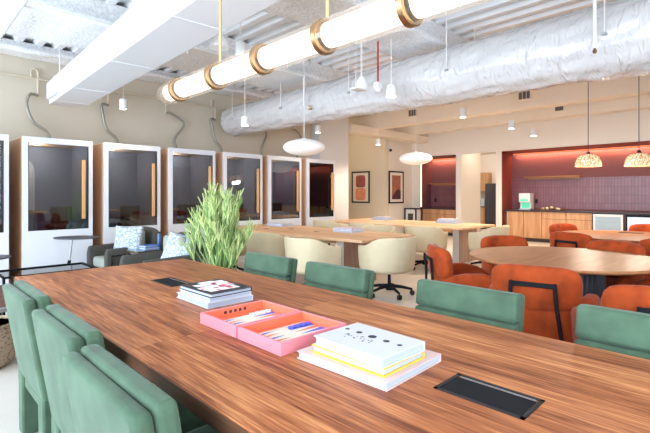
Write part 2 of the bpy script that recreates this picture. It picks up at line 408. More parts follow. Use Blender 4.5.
# window walls: left of the view, and one behind added for fill
def window_wall(name, axis, c, a0, a1, bays):
    m = M(); f = M(); g = M()
    def bx(t, u0, u1, z0, z1, d=.2, off=0):
        if axis == 'x': t.box(c-d+off, c+off, u0, u1, z0, z1)
        else: t.box(u0, u1, c-d+off, c+off, z0, z1)
    bx(m, a0, a1, 0, .25); bx(m, a0, a1, 3.2, 3.85)
    L_ = (a1-a0)/bays
    for i in range(bays+1):
        u = a0+L_*i; bx(m, max(a0, u-.15), min(a1, u+.15), .25, 3.2)
    struct('wall_'+name, m, MT['wall_tan'])
    for i in range(bays):
        u0, u1 = a0+L_*i+.15, a0+L_*(i+1)-.15
        f = M()
        for q0, q1 in ((u0, u0+.05), (u1-.05, u1), ((u0+u1)/2-.03, (u0+u1)/2+.03)): bx(f, q0, q1, .25, 3.2, .06, -.07)
        bx(f, u0, u1, .25, .31, .06, -.07); bx(f, u0, u1, 3.14, 3.2, .06, -.07)
        window_wall.n += 1
        w_ = struct('window_%d' % window_wall.n, f, MT['window_frame'])
        g = M(); bx(g, u0+.04, u1-.04, .3, 3.15, .012, -.09); p = obj('window_pane', g, MT['glass_clear'], w_)
window_wall.n = 0
window_wall('left', 'x', XL, YB, YW, 5)
window_wall('added_back_windows', 'y', YB, XL, 3.0, 2)  # unseen windows added behind the camera to let in fill light
struct('wall_back', M().box(3.0, 14, YB-.2, YB, 0, 3.85), MT['wall_back'])

# ------------------------------------------------------------------ ducts and pipes overhead
t = thing('ceiling_duct', 'long white rectangular duct running overhead toward the booth wall', 'duct', (1.85, 3, 2.8), R(-2.2))
obj('duct_body', M().box(-.24, .24, -5, 5.08, 0, .37), MT['duct_white'], t, bevel=.008)
for y in (-1.2, .4, 2.0, 3.6, 4.7): obj('duct_seam', M().box(-.245, .245, y-.012, y+.012, -.005, .375), MT['duct_white'], t)
obj('duct_collar', M().box(-.30, -.24, 4.3, 4.95, .05, .30), MT['duct_white'], t, bevel=.02)
for y in (-2, 1.2, 4.2):
    for s in (-.27, .27): obj('hanger_rod', M().tube([(s, y, 0), (s, y, .95)], .006, 6), MT['pipe'], t)
def round_duct():
    m = M(); n = 64; ny = 230; y0, y1 = -3.5, 8.44; xc, zc = 5.42, 2.98; vs = []
    for i in range(ny+1):
        y = y0+(y1-y0)*i/ny
        r = .315+.072*max(0, min(1, (6.2-y)/5.2))
        if i == ny: r *= .9
        sag = .5+.5*math.sin(y*2.1)
        for k in range(n):
            a = 2*PI*k/n; dn = max(0, -math.sin(a))
            q = Vector((math.cos(a)*1.1, y*.9+math.sin(a)*.9, math.sin(a)*1.1))
            w1 = 1-abs(mnoise.noise(q*2.4))*2; w2 = 1-abs(mnoise.noise(q*5.3+Vector((5,1,3))))*2
            w3 = 1-abs(mnoise.noise(Vector((q.x*3, y*7+math.sin(a)*4, q.z*3))))*2
            rr = r + dn*dn*.012*sag + .018*w1 + .012*w2 + .010*w3 - .020
            vs.append((xc+rr*math.cos(a), y, zc+rr*math.sin(a)))
    fs = [(i*n+k, i*n+(k+1)%n, (i+1)*n+(k+1)%n, (i+1)*n+k) for i in range(ny) for k in range(n)]
    fs += [tuple(range(n)), tuple(ny*n+k for k in range(n))]
    m.add([(a-5.42, b, c-2.98) for a, b, c in vs], fs)
    t = thing('round_duct', 'large round ceiling duct wrapped in wrinkled white plastic film', 'duct', (5.42, 0, 2.98))
    o = obj('plastic_wrap', m, MT['plastic'], t, smooth=True, angle=80)
    for y in (1.15, 2.9, 4.6, 6.3, 7.9):
        r = .315+.072*max(0, min(1, (6.2-y)/5.2))
        for s in (-1, 1):
            h = M().tube([(s*(r+.02), y, -.03), (s*(r+.02), y, .8)], .006, 6)
            obj('hanger_rod', h, MT['pipe'], t)
        h = M().box(-r-.05, -r+.03, y-.02, y+.02, -.05, -.03); obj('hanger_clip', h, MT['steel'], t)
round_duct()
t = thing('kitchen_duct', 'cream rectangular duct nearer the round duct with two grilles', 'duct', (10.25, 3.5, 3.3))
obj('duct_body', M().box(-.15, .2, -7.4, 7.2, 0, .44), MT['kduct'], t, bevel=.01)
for y0 in (.2, 3.15):
    g = obj('grille', M().box(-.20, -.15, y0, y0+.3, .16, .38), MT['kduct'], t)
    s_ = M()
    for i in range(3): s_.box(-.206, -.2, y0+.03+i*.085, y0+.10+i*.085, .19, .35)
    obj('grille_slots', s_, MT['grille'], g)
t = thing('kitchen_duct', 'cream rectangular duct closer to the kitchen wall', 'duct', (12.15, 3.5, 3.32))
obj('duct_body', M().box(-.15, .2, -7.4, 5.3, 0, .36), MT['kduct'], t, bevel=.01)
g = obj('grille', M().box(-.19, -.15, .1, .35, .12, .28), MT['kduct'], t)
obj('grille_slots', M().box(-.196, -.19, .13, .32, .15, .25), MT['grille'], g)
tag(obj('ceiling_soffit', M().box(9.16, 13.09, 8.2, 8.6, 3.12, 3.34), MT['kduct'], bevel=.01), 'cream boxed soffit crossing above the corridor opening and artworks', 'soffit')
# sprinkler and conduit pipes
t = thing('sprinkler_pipe', 'white sprinkler pipe crossing under the deck near the sprayed beam', 'pipe', (0, 5.52, 3.36))
obj('pipe_run', M().tube([(-2.9, 0, 0), (4.98, 0, 0)], .028, 10), MT['pipe'], t, smooth=True)
for x in (4.96,):
    obj('pipe_drop', M().tube([(x, 0, 0), (x, 0, -.5), (x+.12, -.02, -.53)], .016, 8), MT['pipe'], t, smooth=True)
    obj('sprinkler_head', M().lathe([(.03, -.56), (.035, -.54), (.012, -.53), (.012, -.5)], 12, x+.12, -.02), MT['brass'], t, smooth=True)
for x in (.4, 2.6, 4.6): obj('pipe_clamp', M().tube([(x, 0, .03), (x, 0, .385)], .01, 6), MT['pipe'], t)
t = thing('sprinkler_pipe', 'white pipe running lengthwise at the upper left ceiling corner', 'pipe', (.95, 3, 3.3))
obj('pipe_run', M().tube([(0, -4, 0), (0, 3.9, 0)], .035, 10), MT['pipe'], t, smooth=True)
for y in (-1, 2.2): obj('pipe_clamp', M().tube([(0, y, .03), (0, y, .45)], .01, 6), MT['pipe'], t)
t = thing('sprinkler_pipe', 'short white pipe dropping in front of the wrapped duct at far right', 'pipe', (1.72, 1.08, 2.85))
t.location = (4.92, 1.21, 2.79)
obj('pipe_drop', M().tube([(0, 0, 0), (0, 0, .99)], .018, 10), MT['pipe'], t, smooth=True)
obj('sprinkler_head', M().lathe([(.012, -.05), (.022, -.03), (.008, 0), (.012, .02)], 10), MT['brass'], t, smooth=True)
t = thing('wall_conduit', 'tan conduit line running along the wall above the booths', 'pipe', (0, YW-.05, 3.3))
obj('conduit_run', M().tube([(-2.9, 0, 0), (8.0, 0, -.03)], .02, 8), MT['pipe_tan'], t, smooth=True)

# flexible hoses, one per booth
booth_x = [0.25+.01, 1.36, 2.47, 3.57, 4.70, 5.81, 6.93]
hose_shape = [(-.17, .17), (-.17, .17), (-.11, .16), (.37, .24), (-.10, .12), (.25, .1), (.25, .1)]
hose_words = ['first booth cut by the left edge', 'second booth beside the laptop table', 'third booth behind the grey armchair', 'fourth booth behind the tall plant', 'fifth booth from the left', 'sixth booth below the wrapped duct end', 'last booth nearest the corner']
for i, bx in enumerate(booth_x):
    x0 = bx+.40; a, b_ = hose_shape[i]
    t = thing('flexible_hose', 'grey flexible hose feeding the %s' % hose_words[i], 'hose', (x0, YW-.05, 2.208))
    obj('conduit_drop', M().tube([(-.1, 0, 1.09), (-.1, 0, 1.2), (-.05, 0, 1.24), (0, 0, 1.2), (0, 0, .78)], .018, 8), MT['pipe_tan'], t, smooth=True)
    pts = []
    ctrl = [Vector((0,0,.80)), Vector((-.12 if a < 0 else .1, -.03, .80)), Vector((a, -.05, .62)), Vector((a*.5, -.08, .35)), Vector((b_*.6, -.1, .2)), Vector((b_, -.1, .01))]
    for s in range(len(ctrl)-1):
        p0 = ctrl[max(0,s-1)]; p1 = ctrl[s]; p2 = ctrl[s+1]; p3 = ctrl[min(len(ctrl)-1,s+2)]
        for q in range(6):
            u = q/6; pts.append(.5*((2*p1)+(p2-p0)*u+(2*p0-5*p1+4*p2-p3)*u*u+(3*p1-p0-3*p2+p3)*u**3))
    pts.append(ctrl[-1])
    obj('hose_tube', M().tube(pts, [.022+.003*(j%2) for j in range(len(pts))], 8), MT['hose'], t, smooth=True)
    obj('copper_fitting', M().lathe([(.026, 0), (.026, .04)], 10, b_, -.1), MT['copper'], t)

# ------------------------------------------------------------------ phone booths
def make_booth():
    W, D, H = .94, .95, 2.205
    t = thing('phone_booth', '', 'phone booth')
    b = M(); b.box(0, .05, .05, D, 0, H); b.box(W-.05, W, .05, D, 0, H); b.box(.05, W-.05, D-.05, D, 0, H); b.box(.05, W-.05, .05, D-.05, H-.06, H); b.box(.05, W-.05, .05, D-.05, 0, .08)
    obj('cabinet_shell', b, MT['booth_side'], t, bevel=.006)
    l = M(); l.box(.051, .065, .051, D-.051, .081, H-.061); l.box(W-.065, W-.051, .051, D-.051, .081, H-.061); l.box(.066, W-.066, D-.065, D-.051, .081, H-.061)
    obj('felt_lining', l, MT['felt'], t)
    f = M(); f.box(0, .07, 0, .049, 0, H); f.box(W-.058, W, 0, .049, 0, H); f.box(.07, W-.058, 0, .049, H-.085, H); f.box(.07, W-.058, 0, .049, 0, .82)
    d = obj('door', f, MT['booth_white'], t)
    g = M(); g.box(.072, W-.06, .018, .026, .822, H-.087); obj('glass_pane', g, MT['glass'], d)
    h = M(); h.box(.775, .825, -.045, -.02, .98, 1.90); h.box(.79, .81, -.02, .017, 1.05, 1.08); h.box(.79, .81, -.02, .017, 1.80, 1.83)
    obj('handle', h, MT['handle_wood'], d, bevel=.004)
    tr = M(); tr.box(.070, .078, .001, .017, .822, H-.087); tr.box(W-.066, W-.059, .001, .017, .822, H-.087); obj('pane_gasket', tr, MT['blackpl'], d)
    sh = M(); sh.box(.07, .45, .55, D-.07, 1.06, 1.09); obj('desk_shelf', sh, MT['handle_wood'], t, bevel=.004)
    st = thing_part('dark_stand_in', t)  # dark form stands in for chairs mirrored in the booth glass
    lamp = M().lathe([(.05, H-.075), (.05, H-.062)], 16, .28, .5); obj('added_booth_light', lamp, MT['led_white'], t)  # ceiling disc added to light the booth interior
    return t
def thing_part(name, t):
    m = M(); m.lathe([(.18, .09), (.18, .11), (.03, .13), (.025, .70), (.14, .78), (.19, .82), (.19, .86), (.16, .88)], 24, .6, .55)
    s = obj(name, m, MT['dark_stand_in'], t, smooth=True)
    b = M(); b.wall([(.6+.17*math.cos(R(a)), .55+.17*math.sin(R(a))) for a in range(-60, 121, 15)], .035, [.88]*13, [1.16]*13); obj('dark_stand_in_back', b, MT['dark_stand_in'], s, smooth=True, angle=180)
    return s
booth_labels = ['white framed phone booth cut off by the left edge of the view', 'phone booth behind the small laptop table, arched grey panel inside, second from left',
 'phone booth behind the grey armchair, third from left', 'phone booth half hidden by the tall green stick plant',
 'phone booth just right of the stick plant, its handle clear of the leaves', 'phone booth second from the room corner', 'phone booth at the right end of the row, beside the grey column']
b0 = make_booth(); b0.location = (booth_x[0], 7.6, 0); b0['label'] = booth_labels[0]; b0['group'] = 'phone booths along the tan wall'
booths = [b0]
for i in range(1, 7): booths.append(dup(b0, booth_labels[i], (booth_x[i], 7.6, 0)))
ar = M(); poly = [(.0, 0), (.24, 0), (.24, .62)] + [(.24*math.cos(R(a)), .62+.26*math.sin(R(a))) for a in range(10, 91, 10)]
ar.prism(poly, 0, .012); a_ = obj('arched_panel', ar, MT['felt_arch'], booths[1]); a_.rotation_euler = (R(90), 0, 0); a_.location = (.085, .872, 1.10)
for z_, r_ in ((1.56, .028), (1.82, .022)):
    d_ = M().lathe([(r_, 0), (r_, .01)], 16); q = obj('round_plug', d_, MT['copper'], a_); q.location = (.05, z_-1.10, .013)
# ------------------------------------------------------------------ big walnut table
t = thing('conference_table', 'long walnut conference table in the foreground with flush black power hatches', 'table', (1.31, 1.75, 0))
def obj_world(name, m, mat, parent, **k):      # mesh given in world coordinates under a thing
    lx, ly, lz = parent.location
    m.v = [(a-lx, b-ly, c-lz) for a, b, c in m.v]
    return obj(name, m, mat, parent, **k)
MT['walnut'].node_tree  # grain is laid out in the table's own coordinates
obj_world('tabletop', M().box(.65, 1.97, -.5, 3.9, .705, .75), MT['walnut'], t, bevel=.004)
for bx_ in ((.646,.6495,-.5,3.9), (1.9705,1.974,-.5,3.9)): obj_world('edge_shade_band', M().box(bx_[0], bx_[1], bx_[2], bx_[3], .702, .7465), MT['walnut_edge'], t)  # dark bands paint shade onto the long sides of the tabletop
obj_world('table_apron', M().box(.68, 1.94, -.45, 3.87, .66, .704), MT['walnut_edge'], t)
for y in (.3, 2.0, 3.3): obj_world('pedestal', M().box(1.02, 1.60, y-.05, y+.05, 0, .66), MT['walnut_edge'], t, bevel=.01)
for (x0, x1, y0, y1) in ((1.205, 1.345, .47, 1.02-.0), (1.30, 1.45, 2.73, 3.07)):
    if y0 < 1: x0, x1, y0, y1 = 1.20, 1.355, .46, .735
    else: x0, x1, y0, y1 = 1.30, 1.45, 2.74, 3.06
    fr = M(); fr.box(x0, x1, y0, y0+.012, .7502, .753); fr.box(x0, x1, y1-.012, y1, .7502, .753); fr.box(x0, x0+.012, y0, y1, .7502, .753); fr.box(x1-.012, x1, y0, y1, .7502, .753)
    h = obj_world('power_hatch', fr, MT['blackpl'], t)
    hx = thing  # local name unused
    fl = M(); fl.box(x0+.014, x1-.026, y0+.014, y1-.014, .7502, .7522)
    fl.v = [(a-1.31, b-1.75, c) for a, b, c in fl.v]
    obj('hatch_lid', fl, MT['black'], h)
    br = M(); br.box(x1-.024, x1-.014, y0+.02, y1-.02, .7502, .7518); br.v = [(a-1.31, b-1.75, c) for a, b, c in br.v]
    obj('hatch_brush', br, MT['steel'], h)

# ------------------------------------------------------------------ green velvet chairs
def make_green():
    t = thing('green_chair', '', 'chair')
    def slab(x0, x1, z0, z1, w, bul):
        """upholstered panel with softly bulged faces"""
        m = M(); ny, nz = 8, 8; vs = []; fs = []
        for side in (0, 1):
            for i in range(nz+1):
                for j in range(ny+1):
                    u = j/ny; v = i/nz; bb = bul*(1-(2*u-1)**4)*(1-(2*v-1)**4)
                    x = (x0-bb) if side == 0 else (x1+bb)
                    x += .06-.083*((v*(z1-z0)+z0)-.34)/.51
                    vs.append((x, -w/2+w*u, z0+(z1-z0)*v))
        n = (ny+1)*(nz+1)
        for i in range(nz):
            for j in range(ny):
                a = i*(ny+1)+j
                fs.append((a, a+1, a+ny+2, a+ny+1)); fs.append((n+a, n+a+ny+1, n+a+ny+2, n+a+1))
        for i in range(nz):
            for a, b in ((i*(ny+1), (i+1)*(ny+1)), (i*(ny+1)+ny, (i+1)*(ny+1)+ny)): fs.append((a, b, n+b, n+a))
        for j in range(ny):
            for a in (j, nz*(ny+1)+j): fs.append((a, a+1, n+a+1, n+a))
        return m.add(vs, fs)
    obj('back_shell', slab(-.27, -.217, .34, .853, .575, .003), MT['green'], t, smooth=True, bevel=.020, seg=4)
    obj('back_cushion', slab(-.214, -.155, .722, .862, .575, .006), MT['green'], t, smooth=True, bevel=.026, seg=4)
    obj('lumbar_cushion', slab(-.214, -.153, .44, .719, .575, .004), MT['green'], t, smooth=True, bevel=.02, seg=3)
    obj('seat_cushion', M().box(-.14, .27, -.29, .29, .34, .455), MT['green'], t, smooth=True, bevel=.04, seg=4)
    obj('seat_rail', M().box(-.20, .25, -.285, .285, .27, .338), MT['green'], t, smooth=True, bevel=.015, seg=2)
    for sx, sy in ((-1,-1), (-1,1), (1,-1), (1,1)):
        x = -.165 if sx < 0 else .205; y = sy*.235; m = M()
        dx = 0; zt = .37 if sx < 0 else .30
        m.hexa([(x-.045+dx,y-.05,0),(x+.04+dx,y-.05,0),(x+.04+dx,y+.05,0),(x-.045+dx,y+.05,0)], [(x-.05,y-.0525,zt),(x+.05,y-.0525,zt),(x+.05,y+.0525,zt),(x-.05,y+.0525,zt)])
        obj('leg', m, MT['green'], t, smooth=True, bevel=.012, seg=2)
    return t
gl = [((.672, 1.285), 0, 'green velvet chair at bottom left, nearest of the left row'),
      ((.725, 1.975), 0, 'green velvet chair in the middle of the left row'),
      ((.735, 2.74), 0, 'green velvet chair at the far end of the left row, beside the basket'),
      ((1.985, 2.88), PI, 'green velvet chair across the table, farthest, in front of the plant'),
      ((1.985, 2.11), PI, 'green velvet chair across the table, below the cream swivel chairs'),
      ((1.985, 1.15), PI, 'green velvet chair across the table, in front of the orange chairs'),
      ((1.985, .32), PI, 'green velvet chair at the right edge of the view')]
g0 = make_green(); g0['group'] = 'green velvet chairs around the walnut table'
for i, ((x, y), rz, lb) in enumerate(gl):
    if i == 0: g0.location = (x, y, 0); g0.rotation_euler.z = rz; g0['label'] = lb
    else: dup(g0, lb, (x, y, 0), rz)

# ------------------------------------------------------------------ things on the walnut table
TZ = .751
def book(name, label, loc, w, l, h, cover, rz=0, cat='book', group=None, edge='paper', open_side='both', inset=.006, ct=.0035):
    t = thing(name, label, cat, loc, rz, group)
    c = M(); c.box(0, w, 0, l, 0, ct); c.box(0, w, 0, l, h-ct, h); c.box(w-ct, w, 0, l, ct, h-ct)
    obj('cover', c, MT[cover], t)
    obj('page_block', M().box(inset, w-ct-.0005, inset, l-inset, ct+.0003, h-ct-.0003), MT[edge], t)
    return t
B1, B2 = 'books stacked before the black hatch', 'books beside the far power hatch'
bz = TZ
b = book('book', 'largest pale book at the bottom of the near stack', (1.075, .82, bz), .335, .40, .028, 'cover_pinkish', R(2), group=B1)
b = book('book', 'yellow-covered book in the middle of the near stack', (1.095, .845, bz+.0285), .235, .325, .030, 'cover_yellow', R(1), group=B1, ct=.0065)
b = book('book', 'white book with dark oval spots on top of the near stack', (1.085, .845, bz+.059), .235, .315, .032, 'cover_white', R(-1), group=B1)
for (x, y, r) in ((.145,.285,.009),(.145,.225,.012),(.142,.16,.016),(.14,.095,.012),(.14,.038,.009)):
    obj('printed_spot', M().lathe([(r, .0321), (r, .0326)], 16, x, y, 1, 1), MT['ink'], b)
pr = M()
random.seed(3)
for i in range(26): x, y = random.uniform(.07,.115), random.uniform(.12,.25); obj('printed_mark', M().box(x, x+.004, y, y+.006, .0321, .0325), MT['ink'], b)
b = book('book', 'thick white book at the bottom of the far stack', (1.185, 2.075, bz), .285, .365, .030, 'cover_white', R(-1), group=B2, edge='paper')
b = book('book', 'pale book in the middle of the far stack', (1.200, 2.08, bz+.0305), .265, .345, .022, 'cover_white', 0, group=B2)
b = book('book', 'black book with red and white graphic cover atop the far stack', (1.205, 2.075, bz+.053), .265, .345, .022, 'cover_black', R(1), group=B2)
random.seed(9)
for (x0, x1, y0, y1) in ((.03,.22,.05,.12),(.05,.24,.13,.20),(.04,.15,.21,.27),(.17,.25,.19,.30),(.10,.20,.25,.32),(.02,.10,.10,.18)): obj('printed_patch', M().box(x0, x1, y0, y1, .0221, .0224+x0*.001), MT['cover_graphic'], b)
# backgammon case
t = thing('backgammon_case', 'open pink backgammon case with coral lining on the walnut table', 'board game', (1.03, 1.275, TZ))
W = .36
def tray(y0, y1, name):
    f = M(); h = .050; f.box(0, W, y0, y1, 0, .006)
    f.box(0, .010, y0, y1, .006, h); f.box(W-.010, W, y0, y1, .006, h); f.box(.010, W-.010, y0, y0+.010, .006, h); f.box(.010, W-.010, y1-.010, y1, .006, h)
    tr = obj(name, f, MT['pink'], t)
    i_ = M(); e = .0105
    i_.box(e, W-e, y0+e, y1-e, .0062, .008); i_.box(e, e+.002, y0+e, y1-e, .008, h-.002); i_.box(W-e-.002, W-e, y0+e, y1-e, .008, h-.002); i_.box(e+.002, W-e-.002, y0+e, y0+e+.002, .008, h-.002); i_.box(e+.002, W-e-.002, y1-e-.002, y1-e, .008, h-.002)
    obj('lining', i_, MT['coral'], tr)
    fd = M().box(.016, W-.016, y0+.03, y1-(.03 if y0 == 0 else .065), .0082, .010); obj('board_field', fd, MT['bg_field'], tr)
    ps, pc = M(), M(); n = 6; st = (y1-y0-(.065 if y0 == 0 else .10))/n
    for i in range(n):
        ya = y0+.0325+st*i
        for side in (0, 1):
            xa, xb = (.018, .150) if side == 0 else (W-.018, W-.150)
            q = ps if (i+side) % 2 else pc
            q.prism([(xa, ya), (xa, ya+st*.92), (xb, ya+st*.46)] if side else [(xa, ya+st*.92), (xa, ya), (xb, ya+st*.46)], .0102, .0108)
    obj('blue_points', ps, MT['bg_blue'], tr); obj('peach_points', pc, MT['bg_blue_light'] if False else MT['coral'], tr)
    return tr
tray(0, .285, 'near_tray'); tray(.295, .595, 'far_tray')
obj('hinge', M().box(.03, W-.03, .2855, .2945, .030, .040), MT['coral'], t)
mk = M()
for i in range(5): mk.box(.12+i*.028, .135+i*.028, .5818, .5822, .022, .036)
obj('tiny_lettering', mk, MT['ink'], bpy.data.objects['far_tray'])
def checker(x, y, z, mat, lb, gp):
    r = .0155; m = M().lathe([(r*.9, 0), (r, .002), (r, .007), (r*.9, .009), (r*.6, .0085)], 18)
    tag(obj('checker', m, MT[mat], smooth=True, loc=(x, y, z)), lb, 'game piece', gp)
cz = TZ+.0112
for i in range(5): checker(1.03+.185+i*.033, 1.275+.295+.070, cz, 'bg_blue', 'blue round checker in the row of five in the far tray', 'blue checkers far tray')
for i in range(4): checker(1.03+.225+i*.032, 1.275+.205, cz, 'bg_blue', 'blue round checker in the near tray beside the hinge', 'blue checkers near tray')
for i in range(5): checker(1.03+.03+i*.031, 1.275+.295+.070, cz, 'checker_white', 'white round checker in the far tray, left end of its row', 'white checkers far tray')
for i in range(4): checker(1.03+.23+i*.032, 1.275+.295+.21, cz, 'checker_white', 'white round checker at the far right corner of the case', 'white checkers far corner')

# ------------------------------------------------------------------ linear brass pendant
t = thing('linear_pendant', 'long glowing glass tube pendant with brass rings hung over the walnut table', 'light', (1.3, 1.4, 2.015))
def along(y0, y1, r, n=28): return M().tube([(0, y0, 0), (0, y1, 0)], r, n)
gt = M(); n = 32
vs = [(.069*math.cos(2*PI*k/n), y, .069*math.sin(2*PI*k/n)) for y in (-1.25, 1.40) for k in range(n)]
gt.add(vs, [(k, (k+1)%n, n+(k+1)%n, n+k) for k in range(n)])
obj('glass_sleeve', gt, MT['sleeve'], t, smooth=True)
ys = [1.14, .81, .38, -.08, -.51, -.95]
ys = [1.22, .78, .35, -.08, -.51, -.94]
seg_ = [(1.36, 1.24), (1.20, .80), (.76, .37), (.33, -.06), (-.10, -.49), (-.53, -.92), (-.96, -1.22)]
for a, b_ in seg_:
    p = obj('opal_lamp', along(min(a, b_)+.01, max(a, b_)-.01, .052), MT['lamp'], t, smooth=True)
for y in ys:
    rg = M(); prof = [(.071, -.014), (.074, -.012), (.074, .012), (.071, .014), (.058, .014), (.058, -.014), (.071, -.014)]
    rg.lathe(prof, 32); o = obj('brass_ring', rg, MT['brass'], t, smooth=True); o.rotation_euler = (R(90), 0, 0); o.location = (0, y, 0)
e_ = M(); e_.lathe([(.067, -.004), (.069, 0), (.067, .004), (.03, .004)], 28); o = obj('end_cap', e_, MT['glass_clear'], t, smooth=True); o.rotation_euler = (R(90), 0, 0); o.location = (0, 1.402, 0)
for y in (.74, -.1, -.9): obj('hanging_rod', M().tube([(0, y, .075), (0, y, 1.73)], .008, 10), MT['brass_rod'], t, smooth=True)

# ------------------------------------------------------------------ lounge corner
def make_armchair(seat='armchair_seat'):
    t = thing('armchair', '', 'armchair')      # faces +x
    path = [(.36, .36), (.1, .38), (-.2, .39)]
    obj('seat_cushion', M().box(-.26, .36, -.31, .31, .28, .44), MT[seat], t, smooth=True, bevel=.05, seg=4)
    obj('seat_base', M().box(-.32, .33, -.33, .33, .20, .279), MT['armchair'], t, smooth=True, bevel=.02)
    for s in (-1, 1):
        p = [(.38-.7*i/8, s*(.37)) for i in range(9)]
        obj('armrest', M().wall(p, .10, [.20]*9, [.60+.02*i/8 for i in range(9)], p=.4), MT['armchair'], t, smooth=True, angle=180)
    m = M(); m.wall([(-.36-.0*abs(i-5), -.40+.08*i) for i in range(11)], .12, [.22]*11, [.88-.05*(abs(i-5)/5)**3 for i in range(11)], lean=-.12, p=.45)
    m.v = [(-.33+(x+.36)+(-.12*(z_-.22)), y, z_) if False else (x, y, z_) for x, y, z_ in m.v]
    obj('backrest', m, MT['armchair'], t, smooth=True, angle=180)
    obj('back_cushion', M().box(-.30, -.17, -.30, .30, .44, .84), MT[seat], t, smooth=True, bevel=.055, seg=4)
    for s in (-1, 1):
        f = M(); f.tube([(.33, s*.425, 0), (.33, s*.425, .50), (-.34, s*.425, .50), (-.34, s*.425, 0)], .012, 6)
        obj('leg', f, MT['black'], t)
    return t
a1 = make_armchair(); a1['label'] = 'grey wool armchair with two cushions in front of the third booth'; a1.location = (2.50, 6.93, 0); a1.rotation_euler.z = R(183); a1.scale = (.88,.88,.97)
a2 = dup(a1, 'grey armchair partly hidden behind the walnut table edge, left of the plant', (2.44, 5.46, 0), R(180))
def pillow(label, loc, rot, mat, s=.46):
    m = M(); n = 14; vs = []
    for side in (1, -1):
        for i in range(n+1):
            for j in range(n+1):
                u, v = 2*i/n-1, 2*j/n-1; h = .075*((1-u*u)*(1-v*v))**.45
                pinch = 1-.07*(1-abs(u*v)) if max(abs(u), abs(v)) > .99 else 1-.04*(1-abs(u*v))
                vs.append((side*h, u*s/2*pinch, v*s/2*pinch))
    N_ = (n+1)**2; fs = []
    for i in range(n):
        for j in range(n):
            a = i*(n+1)+j; fs.append((a, a+1, a+n+2, a+n+1)); fs.append((N_+a, N_+a+n+1, N_+a+n+2, N_+a+1))
    m.add(vs, fs); o = obj('throw_pillow', m, MT[mat], smooth=True, angle=180); o.location = loc; o.rotation_euler = rot
    bm = bmesh.new(); bm.from_mesh(o.data); bmesh.ops.remove_doubles(bm, verts=bm.verts, dist=.0005); bm.to_mesh(o.data); bm.free()
    return tag(o, label, 'pillow')
pillow('blue and white patterned pillow leaning in the armchair before the booths', (2.50, 6.66, .68), (0, R(14), R(40)), 'pillow', .44)
pillow('round-shouldered patterned pillow beside the stick plant', (2.62, 5.28, .64), (R(12), R(20), R(38)), 'pillow', .44)
t = thing('side_table', 'small glass topped side table with brass frame between the armchairs', 'side table', (2.66, 6.16, 0))
obj('glass_top', M().box(-.30, .30, -.2, .2, .575, .587), MT['glass_table'], t)
f = M(); f.box(-.30, .30, -.2, -.18, .55, .574); f.box(-.30, .30, .18, .2, .55, .574); f.box(-.30, -.28, -.18, .18, .55, .574); f.box(.28, .30, -.18, .18, .55, .574); obj('top_frame', f, MT['brass'], t)
for sx in (-1, 1):
    for sy in (-1, 1): obj('leg', M().box(sx*.29-.01, sx*.29+.01, sy*.19-.01, sy*.19+.01, 0, .549), MT['brass'], t)
book('book', 'blue book at the bottom of the small pile on the glass table', (2.50, 6.06, .588), .22, .16, .030, 'blue', R(8), group='blue books on the glass side table')
book('book', 'lighter blue book on top of the small pile on the glass table', (2.51, 6.07, .6185), .20, .15, .026, 'blue', R(14), group='blue books on the glass side table')
t = thing('bottle', 'slim blue bottle standing by the blue books', 'bottle', (2.80, 6.28, .588))
obj('bottle_body', M().lathe([(.026, 0), (.03, .01), (.03, .15), (.022, .18), (.018, .20)], 20), MT['bottle'], t, smooth=True)
obj('cap', M().lathe([(.02, .2), (.02, .225)], 16), MT['blackpl'], t)
MT['tabletop_grey'] = plain('tabletop_grey', '4a4d55', .4)
def c_table(label, loc, rz, zt, r=.29):
    t = thing('laptop_table', label, 'side table', loc, rz)
    obj('tabletop', M().lathe([(r-.02, zt-.018), (r, zt-.01), (r, zt), (r-.01, zt+.003)], 40, 0, 0, 1, .82), MT['tabletop_grey'], t, smooth=True)
    obj('upper_post', M().tube([(-.10, 0, .4), (-.06, 0, zt-.018)], .013, 10), MT['steel'], t, smooth=True)
    obj('lower_post', M().tube([(-.16, 0, .03), (-.10, 0, .42)], .022, 12), MT['black'], t, smooth=True)
    obj('base_plate', M().lathe([(.2, 0), (.2, .02), (.19, .028)], 32, -.1, 0, 1, .8), MT['black'], t, smooth=True)
    return t
c_table('oval laptop table on a slanted post before the second booth', (1.89, 6.95, 0), R(-45), .75, .30)
c_table('laptop table at the left edge, its dark top reaching into view', (.66, 5.82, 0), 0, .69, .28)
t = thing('coffee_table', 'low round dark wood coffee table behind the woven basket', 'coffee table', (.68, 5.10, 0))
obj('tabletop', M().lathe([(.55, .37), (.57, .38), (.57, .405), (.56, .41)], 56), MT['dark_wood'], t, smooth=True)
obj('rim', M().lathe([(.575, .365), (.582, .37), (.582, .40), (.575, .405), (.572, .385), (.575, .365)], 56), MT['steel'], t, smooth=True)
for a in (30, 150, 270): obj('leg', M().tube([(.35*math.cos(R(a)), .35*math.sin(R(a)), .37), (.42*math.cos(R(a)), .42*math.sin(R(a)), 0)], .018, 8), MT['black'], t)
t = thing('woven_basket', 'woven rope basket on the floor at far left', 'basket', (.50, 4.36, 0))
prof = [(.17, 0), (.22, .03), (.25, .12), (.255, .22), (.235, .31), (.225, .33), (.21, .31), (.23, .22), (.225, .12), (.19, .04), (.0, .03)]
mb = M()
mb.lathe(prof, 72, ripple=.012, rn=36); obj('basket_body', mb, MT['basket'], t, smooth=True, angle=180)
obj('basket_rim', M().lathe([(.222,.322),(.238,.322),(.24,.335),(.23,.345),(.218,.337),(.222,.322)], 48), MT['basket'], t, smooth=True)
t = thing('low_table', 'low black framed table with smoked glass top behind the walnut table corner', 'side table', (1.32, 6.02, 0))
obj('glass_top', M().box(-.45, .45, -.27, .27, .45, .462), MT['glass_dark'], t)
f = M()
